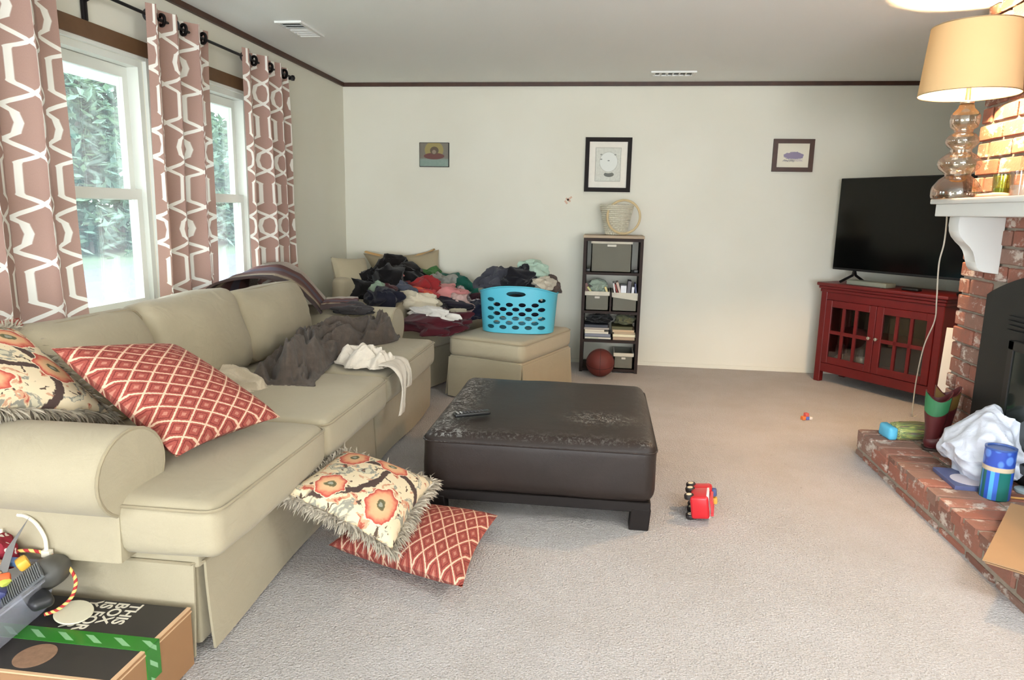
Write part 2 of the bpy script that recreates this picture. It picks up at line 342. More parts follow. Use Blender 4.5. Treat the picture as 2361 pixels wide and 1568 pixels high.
def welt(size, r, z, rad=0.006, puff=0.0):
    """piping that runs round a cushion's edge at height z"""
    hx, hy = size[0]/2, size[1]/2; pts = []
    for (sx, sy, a0) in ((1, 1, 0), (-1, 1, 90), (-1, -1, 180), (1, -1, 270)):
        for k in range(5):
            a = math.radians(a0+k*22.5); pts.append((sx*(hx-r)+r*math.cos(a), sy*(hy-r)+r*math.sin(a), z))
    dense = []
    for i, p in enumerate(pts):
        q = pts[(i+1) % len(pts)]; m = max(1, int((Vector(q)-Vector(p)).length/0.08))
        for k in range(m): dense.append(tuple(p[c]+(q[c]-p[c])*k/m for c in range(3)))
    bm = bmesh.new(); tube(bm, dense, rad, 6, closed=True); return bm

# ---------------------------------------------------------------- objects
MW = {}
def tag(o, label=None, cat=None, group=None, kind=None):
    for k, v in (('label', label), ('category', cat), ('group', group), ('kind', kind)):
        if v: o[k] = v
    return o
def empty(name, loc=(0, 0, 0), rz=0.0, label=None, cat=None, group=None, kind=None):
    o = bpy.data.objects.new(name, None); o.empty_display_size = 0.1; COL.objects.link(o)
    o.location = loc; o.rotation_euler = (0, 0, rz)
    MW[o.name] = Matrix.Translation(loc) @ Matrix.Rotation(rz, 4, 'Z')
    return tag(o, label, cat, group, kind)
def mesh_of(name, bm, m, smooth=True, inv=None, fix=True):
    if fix: bmesh.ops.recalc_face_normals(bm, faces=bm.faces)
    me = bpy.data.meshes.new(name); bm.to_mesh(me); bm.free()
    if inv is not None: me.transform(inv)
    for k in (m if isinstance(m, (list, tuple)) else [m]): me.materials.append(k)
    if smooth:
        me.polygons.foreach_set('use_smooth', [True]*len(me.polygons))
        if hasattr(me, 'set_sharp_from_angle'): me.set_sharp_from_angle(angle=math.radians(42 if smooth is True else smooth))
    me.update(); return me
def part(name, bm, m, parent, world=False, smooth=True, label=None, kind=None, fix=True):
    """a piece of a thing; world=True when bm is in room coordinates, else it is in the parent's own frame"""
    M = MW[parent.name]
    o = bpy.data.objects.new(name, mesh_of(name, bm, m, smooth, M.inverted() if world else None, fix)); COL.objects.link(o); o.parent = parent
    MW[o.name] = M.copy(); return tag(o, label, kind=kind)
def single(name, bm, m, label=None, cat=None, loc=(0, 0, 0), group=None, kind=None, smooth=True, fix=True):
    """a thing that is one mesh, given in room coordinates, with its origin moved to loc"""
    o = bpy.data.objects.new(name, mesh_of(name, bm, m, smooth, Matrix.Translation(-Vector(loc)), fix)); COL.objects.link(o); o.location = loc
    MW[o.name] = Matrix.Translation(loc); return tag(o, label, cat, group, kind)
def clone(o, parent, loc=None, rot=None, scale=None):
    c = o.copy(); COL.objects.link(c); c.parent = parent
    if loc is not None: c.location = loc
    if rot is not None: c.rotation_euler = rot
    if scale is not None: c.scale = scale
    return c
# ---------------------------------------------------------------- the room
XL, XR, YB, YF, ZC = -2.379, 2.90, 6.335, -5.5, 2.46
single('floor', lohi(((XL-0.12, YF-0.12, -0.06), (XR+0.12, YB+0.12, 0))), MT['carpet'], kind='structure', smooth=False)
single('ceiling', lohi(((XL-0.12, YF-0.12, ZC), (XR+0.12, YB+0.12, ZC+0.1))), MT['ceiling'], kind='structure', smooth=False)
def wall_with(axis, fixed, a0, a1, holes):
    """boxes filling a wall around its openings; holes = (lo, hi, z0, z1) along the wall"""
    out = []; cur = a0
    def seg(p, q, z0, z1):
        if q-p < 1e-4 or z1-z0 < 1e-4: return
        out.append(((fixed[0], p, z0), (fixed[1], q, z1)) if axis == 'y' else ((p, fixed[0], z0), (q, fixed[1], z1)))
    for (p, q, z0, z1) in holes: seg(cur, p, 0, ZC); seg(p, q, 0, z0); seg(p, q, z1, ZC); cur = q
    seg(cur, a1, 0, ZC); return lohi(*out)
WINS = [(2.45, 3.50), (3.66, 4.56)]; Z0, Z1 = 0.78, 2.07
single('wall_left', wall_with('y', (XL-0.12, XL), YF-0.12, YB+0.12, [(-4.6, 1.1, 0.0, 2.2)]+[(a, b, Z0, Z1) for a, b in WINS]), MT['wall'], kind='structure', smooth=False)  # the wide opening to the nook is assumed, cut to let its light in
# assumed nook off the room behind the camera, added to enclose its light
NX, NY0, NY1 = -6.3, -4.8, 1.3
single('floor_assumed_nook', lohi(((NX, NY0, -0.06), (XL-0.12, NY1, 0))), MT['carpet'], kind='structure', smooth=False)
single('ceiling_assumed_nook', lohi(((NX, NY0, ZC), (XL-0.12, NY1, ZC+0.1))), MT['ceiling'], kind='structure', smooth=False)
single('wall_assumed_nook', lohi(((NX-0.1, NY0-0.1, 0), (NX, NY1+0.1, ZC)), ((NX, NY0-0.1, 0), (XL-0.12, NY0, ZC)), ((NX, NY1, 0), (XL-0.12, NY1+0.1, ZC))), MT['wall'], kind='structure', smooth=False)
single('wall_back', lohi(((XL, YB, 0), (XR+0.12, YB+0.12, ZC))), MT['wall'], kind='structure', smooth=False)
single('wall_right', lohi(((XR, YF-0.12, 0), (XR+0.12, YB, ZC))), MT['wall'], kind='structure', smooth=False)
single('wall_front', wall_with('x', (YF-0.12, YF), XL, XR, [(-1.6, 2.4, 0.0, 2.25)]), MT['wall'], kind='structure', smooth=False)  # opening added out of view to bring in daylight
d = empty('added_rear_doors', (0.9, YF-0.06, 0), kind='structure')  # doors added to fill that opening, never in view
for x0 in (-1.6, -0.26, 1.08):
    x1 = x0+1.32
    part('door_frame', lohi(*rect4(1, YF-0.10, YF-0.03, (x0, 0.0), (x1, 2.25), 0.07, 0.08)), MT['vinyl'], d, True, False)
for i, (a, b) in enumerate(WINS):
    wn = empty('window_%d' % (i+1), (XL-0.06, (a+b)/2, Z0), kind='structure')
    x0, x1 = XL-0.11, XL-0.005; zm = 1.40
    part('window_frame', lohi(*rect4(0, x0, x1, (a, Z0), (b, Z1), 0.035, 0.033)), MT['vinyl'], wn, True, False)
    for (za, zb, xs) in ((zm-0.028, Z1-0.035, XL-0.085), (Z0+0.03, zm+0.028, XL-0.05)):
        s0, s1 = xs-0.018, xs+0.018; a1, b1 = a+0.035, b-0.035; t = 0.04
        sash = part('sash', lohi(*rect4(0, s0, s1, (a1, za), (b1, zb), t, 0.052)), MT['vinyl'], wn, True, False)
        part('pane', lohi(((xs-0.003, a1+t, za+0.05), (xs+0.003, b1-t, zb-0.05))), MT['window_glass'], sash, True, False)
    part('window_sill', lohi(((XL-0.02, a-0.05, Z0-0.03), (XL+0.05, b+0.05, Z0))), MT['white_paint'], wn, True, False)
    part('window_casing', lohi(((XL, a-0.07, Z0), (XL+0.018, a, Z1+0.02)), ((XL, b, Z0), (XL+0.018, b+0.07, Z1+0.02)), ((XL, a, Z1), (XL+0.017, b, Z1+0.02))), MT['vinyl'], wn, True, False)
single('trim_1', lohi(*rect4(2, ZC-0.032, ZC, (XL, YF), (XR, YB), 0.022)), MT['dark_wood'], kind='structure', smooth=False)
single('trim_2', lohi(((XL, 2.30, 2.088), (XL+0.026, 4.72, 2.162))), MT['brown_wood'], kind='structure', smooth=False)
single('baseboard_back', lohi(((XL, YB-0.008, 0), (XR, YB, 0.035))), MT['wall'], kind='structure', smooth=False)
# outside: eave, lawn, drive, trees
single('eave', lohi(((-3.05, YF-0.5, 2.22), (XL-0.12, YB+0.5, 2.27)), ((-3.05, YF-0.5, 2.075), (-3.02, YB+0.5, 2.27))), MT['white_paint'], kind='structure', smooth=False)
GZ = -0.5
lawn = NT('lawn'); co = lawn.coord(); lawn.set(Base_Color=lawn.mix(lawn.step(lawn.noise(co, 0.8, 5, 0.7), 0.3, 0.7), S(76, 92, 70), S(64, 80, 60)), Roughness=0.95); lawn.bump(lawn.noise(co, 60, 3, 0.7), 0.6, 0.03)
single('lawn', lohi(((-70, -30, GZ-0.1), (-3.2, 75, GZ))), lawn.m, kind='structure', smooth=False)
single('driveway', lohi(((-14.2, -30, GZ), (-7.2, 75, GZ+0.02))), mat('pale_gravel', S(68, 68, 80), 0.95, var=0.15, vscale=3), kind='structure', smooth=False)
leafm = NT('foliage'); oi = leafm.new('ShaderNodeNewGeometry').outputs['Random Per Island']
leafm.set(Base_Color=leafm.ramp(oi, [(0, S(58, 84, 74)), (0.5, S(82, 108, 94)), (1, S(112, 136, 116))]), Roughness=0.8)
tl = leafm.new('ShaderNodeBsdfTranslucent'); tl.inputs[0].default_value = S(104, 130, 96); mx = leafm.new('ShaderNodeMixShader'); mx.inputs[0].default_value = 0.3
leafm.t.links.new(leafm.b.outputs[0], mx.inputs[1]); leafm.t.links.new(tl.outputs[0], mx.inputs[2]); leafm.t.links.new(mx.outputs[0], leafm.out.inputs[0])
bark = mat('bark', S(92, 84, 76), 0.9, var=0.3, vscale=6)
def foliage_mesh(seed, H, Rad):
    r = random.Random(seed); bm = bmesh.new()
    for k in range(150):
        t = r.random()**0.9; z = 0.3+t*(H-0.6); reach = Rad*(1-t*0.8)*(0.6+0.5*r.random()); az = r.random()*2*PI
        for q in range(26):
            s = (q+r.random())/26; p = Vector((math.cos(az)*reach*s, math.sin(az)*reach*s, z+0.5*s-1.0*s*s+0.12*r.gauss(0, 1)))
            side = Vector((-math.sin(az), math.cos(az), 0))*(r.gauss(0, 0.32)*(0.4+s)); p += side
            a = Vector((r.gauss(0, 1), r.gauss(0, 1), r.gauss(0, 0.5)-0.3)).normalized()*(0.20+0.14*r.random()); b = a.cross(Vector((r.gauss(0, .4), r.gauss(0, .4), 1))).normalized()*0.11
            bm.faces.new([bm.verts.new(p-a), bm.verts.new(p+b), bm.verts.new(p+a), bm.verts.new(p-b)])
    return bm
kinds = []
for k, (H, Rad) in enumerate(((7.6, 3.0), (8.4, 3.3), (6.9, 3.1))):
    t = empty('conifer', (0, 0, GZ)); part('foliage', foliage_mesh(k+1, H, Rad), leafm.m, t, smooth=False, kind='stuff', fix=False)
    tb = bmesh.new(); tube(tb, [(0, 0, 0), (0.05, 0, H*0.5), (0, 0.05, H*0.95)], lambda s: 0.22*(1-s*0.85), 8); part('trunk', tb, bark, t); kinds.append(t)
spots = [(-19.0, 17.5), (-20.5, 21.0), (-19.2, 24.2), (-20.2, 27.4), (-18.8, 30.2), (-19.8, 33.4), (-18.6, 36.4), (-20.0, 39.8), (-22.5, 23.0), (-23.0, 28.5), (-22.8, 34.5), (-22.5, 40.5), (-21, 44)]
for i, (x, y) in enumerate(spots):
    if i < 3: t = kinds[i]
    else:
        t = kinds[i % 3].copy(); COL.objects.link(t)
        for c in kinds[i % 3].children: clone(c, t)
    t.location = (x, y, GZ); t.rotation_euler = (0, 0, i*1.7)
    tag(t, 'green conifer with drooping branches, one of the row beyond the lawn outside the windows', 'tree', 'trees beyond the lawn')

# ---------------------------------------------------------------- curtains and rod
rod = empty('curtain_rod', (-2.28, 3.4, 2.275), label='thin black curtain rod running above both windows', cat='curtain rod')
bm = bmesh.new(); tube(bm, [(-2.28, 1.6, 2.275), (-2.28, 5.06, 2.275)], 0.0085, 10); part('rod', bm, MT['black_metal'], rod, True)
for y in (3.09, 5.03):
    bm = bmesh.new(); tube(bm, [(-2.28, y, 2.275), (-2.33, y, 2.262), (-2.355, y, 2.25)], 0.008, 8)
    add(bm, rbox((-2.366, y, 2.235), (0.02, 0.03, 0.15), 0.008)); add(bm, rbox((-2.28, y, 2.264), (0.03, 0.018, 0.02), 0.004)); part('rod_bracket', bm, MT['black_metal'], rod, True)
part('finial', lathe([(0, -0.02), (0.012, -0.018), (0.018, 0), (0.012, 0.016), (0, 0.02)], 16, (-2.28, 5.07, 2.275)), MT['black_metal'], rod, True)
def curtain(y0t, y1t, y0b, y1b, z0, folds, label, seed):
    c = empty('curtain', (-2.28, (y0t+y1t)/2, z0), label=label, cat='curtain'); zt = 2.325
    width = (y1t-y0t)*1.9
    def f(u, v):
        z = z0+(zt-z0)*v; a = y0b+(y0t-y0b)*v; b = y1b+(y1t-y1b)*v
        ph = u*folds*2*PI; amp = 0.048*(1+0.25*math.sin(seed+u*9))*(0.8+0.35*(1-v))
        return Vector((-2.275+amp*math.sin(ph)+0.012*fbm((u*3+seed, v*2, 0), 1.5), a+(b-a)*u+0.022*math.sin(2*ph+0.4)+0.015*fbm((u*2, v*1.5, seed), 2)*(1-v), z))
    part('panel', grid(f, folds*14, 40, lambda u, v: (u*width, (z0+(zt-z0)*v))), MT['curtain'], c, True)
    for k in range(folds*2):
        u = (k+0.5)/(folds*2); y = y0t+(y1t-y0t)*u
        ring = lathe([(0.021, -0.006), (0.033, -0.006), (0.035, 0), (0.033, 0.006), (0.021, 0.006), (0.021, -0.006)], 20); ring.transform(Matrix.Translation((-2.275, y, 2.275)) @ Matrix.Rotation(math.radians(62*(1 if k % 2 else -1)), 4, 'Z') @ Matrix.Rotation(PI/2, 4, 'Y'))
        part('grommet', ring, MT['black_metal'], c, True)
curtain(1.85, 2.80, 1.82, 2.84, 0.25, 4, 'wide pink trellis curtain at the camera side of the windows, cut by the frame', 1.0)
curtain(3.385, 3.95, 3.335, 3.90, 0.25, 3, 'pink trellis curtain hanging between the two windows, glowing on its outer fold', 2.3)
curtain(4.324, 4.98, 4.33, 5.05, 0.25, 3, 'pink trellis curtain nearest the room corner, hanging behind the striped blanket', 4.1)

# ---------------------------------------------------------------- ceiling vents, wall pieces
def vent(name, x0, x1, y0, y1, along, label):
    v = empty(name, ((x0+x1)/2, (y0+y1)/2, ZC), label=label, cat='vent')
    part('vent_frame', lohi(*rect4(2, ZC-0.012, ZC, (x0, y0), (x1, y1), 0.02)), MT['white_paint'], v, True, False)
    part('duct', lohi(((x0+0.01, y0+0.01, ZC-0.002), (x1-0.01, y1-0.01, ZC+0.0))), plain((70, 74, 66)), v, True, False)
    n_ = 7
    for k in range(n_):
        t = (k+0.5)/n_; half = 0.55 if k < n_//2 else -0.55
        if along == 'y': c = ((x0+x1)/2, y0+(y1-y0)*t, ZC-0.006); s = ((x1-x0)-0.03, 0.022, 0.002); rt = Matrix.Rotation(half, 4, 'X')
        else: c = (x0+(x1-x0)*t, (y0+y1)/2, ZC-0.006); s = (0.022, (y1-y0)-0.03, 0.002); rt = Matrix.Rotation(half, 4, 'Y')
        part('slat', boxes((c, s, rt)), MT['white_paint'], v, True, False)
vent('ceiling_vent', -2.03, -1.86, 4.28, 4.64, 'y', 'white ceiling air vent above the curtains near the dark crown trim')
vent('ceiling_vent', 0.32, 0.67, 5.86, 6.02, 'x', 'white ceiling air vent close to the back wall, above the framed pictures')
def frame(name, cx, cz, w_, h_, bar, fm, label, tilt=0.0, mat_w=0.0, cat='picture'):
    o = empty(name, (cx, YB, cz), label=label, cat=cat); o.rotation_euler = (0, tilt, 0)
    a, b = w_/2, h_/2; dpt = 0.025
    part('picture_frame', lohi(*rect4(1, -dpt, 0, (-a, -b), (a, b), bar)), fm, o, smooth=False)
    return o
# small unframed panel: a soft gold disc over a dark red band and pale green ground
n = NT('painted_panel'); g = n.xyz(n.coord('Generated')); gx, gz = g[0], g[2]; nz = n.noise(n.coord('Generated'), 9, 4, 0.6)
def disc(n, gx, gz, cx, cz, rx, rz):
    a = n.math('POWER', n.math('MULTIPLY', n.math('SUBTRACT', gx, cx), 1/rx), 2.0); b = n.math('POWER', n.math('MULTIPLY', n.math('SUBTRACT', gz, cz), 1/rz), 2.0)
    return n.step(n.math('ADD', a, b), 1.06, 0.94)
col = n.mix(nz, S(112, 106, 96), S(128, 122, 110)); col = n.mix(n.step(gz, 0.36, 0.28), col, n.mix(nz, S(112, 138, 124), S(142, 158, 150)))
col = n.mix(disc(n, gx, gz, 0.5, 0.70, 0.33, 0.38), col, S(152, 138, 86)); col = n.mix(disc(n, gx, gz, 0.5, 0.44, 0.36, 0.14), col, S(104, 62, 56)); col = n.mix(disc(n, gx, gz, 0.51, 0.68, 0.15, 0.17), col, S(92, 78, 60)); col = n.mix(disc(n, gx, gz, 0.50, 0.62, 0.07, 0.09), col, S(142, 126, 110))
n.set(Base_Color=col, Roughness=0.3); MT['panel'] = n.m
o = empty('wall_picture', (-1.535, YB, 1.842), label='small unframed painted panel on the back wall, gold disc over red and pale green', cat='picture')
part('panel_board', lohi(((-0.135, -0.018, -0.106), (0.135, 0, 0.106))), MT['black_wood'], o, smooth=False)
part('painting', lohi(((-0.130, -0.021, -0.101), (0.130, -0.0175, 0.101))), MT['panel'], o, smooth=False)
o = frame('wall_picture', 0.0145, 1.772, 0.400, 0.462, 0.036, MT['black_wood'], 'black framed line drawing with wide cream mat, hanging above the bookshelf')
part('picture_mat', lohi(((-0.165, -0.010, -0.196), (0.165, -0.002, 0.196))), plain((238, 232, 218)), o, smooth=False)
n = NT('pencil_drawing'); g = n.xyz(n.coord('Generated')); gx, gz = g[0], g[2]; nz = n.noise(n.coord('Generated'), 14, 4, 0.7)
col = n.mix(n.step(nz, 0.3, 0.75), S(222, 222, 210), S(198, 198, 184))
rr = n.math('POWER', n.math('ADD', n.math('POWER', n.math('MULTIPLY', n.math('SUBTRACT', gx, 0.52), 1/0.36), 2.0), n.math('POWER', n.math('MULTIPLY', n.math('SUBTRACT', gz, 0.58), 1/0.30), 2.0)), 0.5)
col = n.mix(n.step(rr, 1.0, 0.96), col, S(228, 230, 222)); col = n.mix(n.math('MULTIPLY', n.step(n.math('ABSOLUTE', n.math('SUBTRACT', rr, 1.0)), 0.05, 0.01), 0.35), col, S(150, 150, 140))
col = n.mix(n.math('MULTIPLY', disc(n, gx, gz, 0.55, 0.20, 0.2, 0.075), n.step(rr, 1.12, 1.16)), col, S(110, 112, 104))
for (a, b) in ((0.22, 0.66), (0.78, 0.80), (0.22, 0.80), (0.52, 0.62)): col = n.mix(n.math('MULTIPLY', disc(n, gx, gz, a, b, 0.045, 0.02), 0.8), col, S(120, 124, 116))
n.set(Base_Color=col, Roughness=0.7); MT['drawing'] = n.m
part('drawing', lohi(((-0.108, -0.0125, -0.138), (0.108, -0.0095, 0.142))), MT['drawing'], o, smooth=False)
part('drawing_border', lohi(*rect4(1, -0.0135, -0.009, (-0.110, -0.141), (0.110, 0.145), 0.003)), plain((150, 148, 138)), o, smooth=False)
o = frame('wall_picture', 1.557, 1.866, 0.330, 0.268, 0.036, MT['dark_wood'], 'small brown framed print with a violet smudge, hanging above the television')
n = NT('violet_print'); gc = n.coord('Generated'); g = n.xyz(gc); nz = n.noise(n.map(gc, (1, 1, 2)), 7, 4, 0.7); gx = g[0]; gz = n.math('ADD', g[2], n.math('MULTIPLY', n.math('SUBTRACT', nz, 0.5), 0.35))
col = n.mix(disc(n, gx, gz, 0.52, 0.50, 0.31, 0.15), S(232, 224, 202), S(146, 134, 158)); col = n.mix(n.math('MULTIPLY', disc(n, gx, gz, 0.38, 0.28, 0.2, 0.035), 0.7), col, S(120, 116, 124)); col = n.mix(n.math('MULTIPLY', disc(n, gx, gz, 0.68, 0.33, 0.15, 0.05), 0.5), col, S(176, 160, 170))
n.set(Base_Color=col, Roughness=0.7)
part('print', lohi(((-0.131, -0.010, -0.100), (0.131, -0.004, 0.100))), n.m, o, smooth=False)
bm = bmesh.new()
for (a, b, l, rt) in ((0, 0.0, 0.05, 0.6), (0.012, 0.012, 0.05, -0.7), (-0.018, -0.02, 0.035, 0.9)): box(bm, (-0.322+a, YB-0.003, 1.466+b), (l, 0.006, 0.016), Matrix.Rotation(rt, 4, 'Y'))
single('wall_decoration', bm, plain((214, 176, 152)), 'tiny peach paper scrap stuck on the bare back wall beside the round basket', 'decoration', (-0.322, YB-0.003, 1.466), smooth=False)
# ---------------------------------------------------------------- sofa
def T3(*v): return Matrix.Translation(v)
def arm_mesh(yc, zc, r, rz_, half, z0, x0, x1):
    """a rolled arm: scroll profile in (y, z) drawn out along x from the back x0 to the front x1"""
    prof = []
    for k in range(25):
        a = math.radians(-58+k*(296/24)); prof.append((yc+r*math.cos(a), zc+rz_*math.sin(a)))
    prof.append((yc-half, z0)); prof.append((yc+half, z0))
    bm = bmesh.new(); rings = []
    steps = [(x0, 1.0), (x0+(x1-x0)*0.35, 1.0), (x0+(x1-x0)*0.7, 1.02), (x1-0.025, 1.02), (x1-0.008, 1.0), (x1, 0.955)]
    for (x, s) in steps: rings.append([bm.verts.new((x, yc+(y-yc)*s, zc+(z-zc)*(s if z > z0+.01 else 1))) for y, z in prof])
    for a, b in zip(rings, rings[1:]):
        for k in range(len(prof)): bm.faces.new((a[k], a[(k+1) % len(prof)], b[(k+1) % len(prof)], b[k]))
    bm.faces.new(rings[0][::-1]); bm.faces.new(rings[-1])
    pipe = bmesh.new(); tube(pipe, [(x1-0.004, yc+(y-yc)*0.99, zc+(z-zc)*0.99) for y, z in prof[:25]], 0.0055, 6)
    return bm, pipe
sofa = empty('sofa', (-1.65, 3.2, 0), label='long beige linen sofa with rolled arms standing under the windows', cat='sofa')
part('base', bevel(lohi(((-2.16, 1.79, 0.285), (-1.15, 4.60, 0.335)), ((-2.14, 1.81, 0.02), (-1.172, 4.58, 0.284))), 0.012), MT['linen'], sofa, True)
def skirt(p, q, out, z0, z1):
    """one skirt panel from p to q (x, y), falling from z1 to z0 and flaring by out"""
    p, q = Vector((*p, 0)), Vector((*q, 0)); nrm = Vector(((q-p).y, -(q-p).x, 0)).normalized()
    def f(u, v):
        b = p+(q-p)*u; e = 0.012*math.sin(u*PI*2.2+p.y)*(1-v)
        return b + nrm*(0.006+(out+e)*(1-v)) + Vector((0, 0, z0+(z1-z0)*v))
    bm = grid(f, 24, 6); thicken(bm, 0.008); return bm
for (p, q) in (((-1.15, 1.815), (-1.15, 3.38)), ((-1.15, 3.41), (-1.15, 4.60))): part('skirt_panel', skirt(p, q, 0.005, 0.012, 0.30), MT['linen'], sofa, True)
part('skirt_panel', skirt((-2.15, 1.79), (-1.165, 1.79), 0.014, 0.012, 0.30), MT['linen'], sofa, True)
part('skirt_panel', skirt((-1.16, 4.60), (-2.15, 4.60), 0.014, 0.012, 0.30), MT['linen'], sofa, True)
bm = bmesh.new(); tube(bm, [(-2.1, 1.785, 0.302), (-1.17, 1.785, 0.302), (-1.146, 1.81, 0.302), (-1.146, 4.58, 0.302)], 0.005, 6); part('piping', bm, MT['linen_welt'], sofa, True)
for yc in (1.80, 4.505):
    a, pipe = arm_mesh(yc, 0.575, 0.15, 0.128, 0.085, 0.325, -2.16, -1.345); o = part('arm', a, MT['linen'], sofa, True); part('piping', pipe, MT['linen_welt'], o, True)
part('back_frame', rbox((-2.15, 3.16, 0.45), (0.13, 2.86, 0.80), 0.05, 4), MT['linen'], sofa, True)
for k, (y0, y1, xf, z) in enumerate(((1.735, 2.555, -1.055, 0.425), (2.565, 3.385, -1.065, 0.425), (3.395, 4.49, -1.085, 0.420))):
    sz = (xf+2.02, y1-y0, 0.175); c = Vector(((xf-2.02)/2, (y0+y1)/2, z))
    o = part('seat_cushion', add(bmesh.new(), soft_box(sz, 0.045, (0.015, 0.012, 0.022), 9, 0.005, k*3.1, 5), T3(*c)), MT['linen'], sofa, True)
    wb = bmesh.new(); add(wb, welt((sz[0]+0.004, sz[1]-0.002, 0), 0.05, 0.068, 0.0055), T3(*c)); part('piping', wb, MT['linen_welt'], o, True)
for k, (y0, y1, z1) in enumerate(((1.96, 2.70, 0.925), (2.68, 3.44, 0.930), (3.42, 4.22, 0.90))):
    h = z1-0.50; sz = (0.20, y1-y0, h)
    M = T3(-1.935, (y0+y1)/2, 0.50+h/2) @ Matrix.Rotation(math.radians(-15), 4, 'Y')
    o = part('back_cushion', add(bmesh.new(), soft_box(sz, 0.075, (0.055, 0.012, 0.012), 8, 0.012, 5+k*2.7, 5.5, 0.0), M), MT['linen'], sofa, True)
    wb = bmesh.new(); w0 = welt((h-0.02, sz[1]-0.02, 0), 0.07, 0.0, 0.0055); w0.transform(Matrix.Rotation(PI/2, 4, 'Y')); w0.transform(T3(0.062, 0, 0)); add(wb, w0, M); part('piping', wb, MT['linen_welt'], o, True)

# ---------------------------------------------------------------- wide armchair in the corner (own frame: +x is forward)
CH = math.radians(-18)
chair = empty('armchair', (-1.5, 5.15, 0), CH, label='wide beige armchair in the corner, heaped with clothes', cat='armchair')
part('base', bevel(lohi(((-0.66, -0.09, 0.285), (0.21, 0.95, 0.32)), ((-0.62, -0.05, 0.02), (0.16, 0.91, 0.284))), 0.012), MT['linen'], chair)
part('skirt_panel', skirt((0.21, -0.08), (0.21, 0.94), 0.014, 0.012, 0.30), MT['linen'], chair)
part('skirt_panel', skirt((-0.64, -0.09), (0.20, -0.09), 0.014, 0.012, 0.30), MT['linen'], chair)
for yc in (0.0, 0.86):
    a, pipe = arm_mesh(yc, 0.54, 0.12, 0.11, 0.075, 0.32, -0.66, 0.0); o = part('arm', a, MT['linen'], chair); part('piping', pipe, MT['linen_welt'], o)
part('back_frame', rbox((-0.60, 0.43, 0.43), (0.12, 0.96, 0.76), 0.05, 4), MT['linen'], chair)
sz = (0.80, 1.0, 0.165); c = (-0.13, 0.43, 0.40)
o = part('seat_cushion', add(bmesh.new(), soft_box(sz, 0.045, (0.015, 0.01, 0.015), 8, 0.004, 9, 5), T3(*c)), MT['linen'], chair)
wb = bmesh.new(); add(wb, welt((sz[0]+0.004, sz[1], 0), 0.05, 0.062, 0.0055), T3(*c)); part('piping', wb, MT['linen_welt'], o)

# ---------------------------------------------------------------- beige ottoman
OT = math.radians(-21)
ott = empty('ottoman', (-0.655, 5.20, 0), OT, label='square beige linen ottoman with skirt, carrying the turquoise basket', cat='ottoman')
sz = (0.62, 0.84, 0.155); c = (0, 0, 0.385)
o = part('cushion', add(bmesh.new(), soft_box(sz, 0.045, (0.012, 0.012, 0.008), 8, 0.003, 4, 5), T3(*c)), MT['linen'], ott)
wb = bmesh.new(); add(wb, welt((sz[0]+0.004, sz[1]+0.004, 0), 0.05, 0.058, 0.0055), T3(*c)); part('piping', wb, MT['linen_welt'], o)
part('base', bevel(lohi(((-0.30, -0.41, 0.285), (0.30, 0.41, 0.315)), ((-0.26, -0.37, 0.02), (0.26, 0.37, 0.284))), 0.012), MT['linen'], ott)
for (p, q) in (((0.30, -0.41), (0.30, 0.41)), ((-0.30, -0.41), (0.30, -0.41)), ((-0.30, 0.41), (-0.30, -0.41)), ((0.30, 0.41), (-0.30, 0.41))): part('skirt_panel', skirt(p, q, 0.02, 0.012, 0.30), MT['linen'], ott)

# ---------------------------------------------------------------- leather ottoman
lo = empty('leather_ottoman', (-0.243, 3.40, 0), label='large square dark brown leather ottoman with scuffed top on the carpet', cat='ottoman')
part('cushion', add(bmesh.new(), soft_box((1.02, 1.07, 0.275), 0.055, (0.008, 0.008, 0.012), 12, 0.003, 2, 4), T3(0, 0, 0.262)), MT['leather'], lo)
bm = bmesh.new(); add(bm, welt((1.024, 1.074, 0), 0.055, 0.356, 0.004)); part('seam', bm, MT['leather'], lo)
part('plinth', bevel(lohi(((-0.495, -0.52, 0.085), (0.495, 0.52, 0.130))), 0.004, 1), MT['black_wood'], lo)
for sx in (-1, 1):
    for sy in (-1, 1):
        bm = boxes(((sx*0.455, sy*0.48, 0.05), (0.085, 0.085, 0.10)))
        for v in bm.verts:
            if v.co.z < 0.02: v.co.x += -sx*0.016 if abs(v.co.x) < 0.455 else 0; v.co.x = sx*0.455+(v.co.x-sx*0.455)*0.85; v.co.y = sy*0.48+(v.co.y-sy*0.48)*0.85
        part('leg', bevel(bm, 0.004, 1), MT['black_wood'], lo)

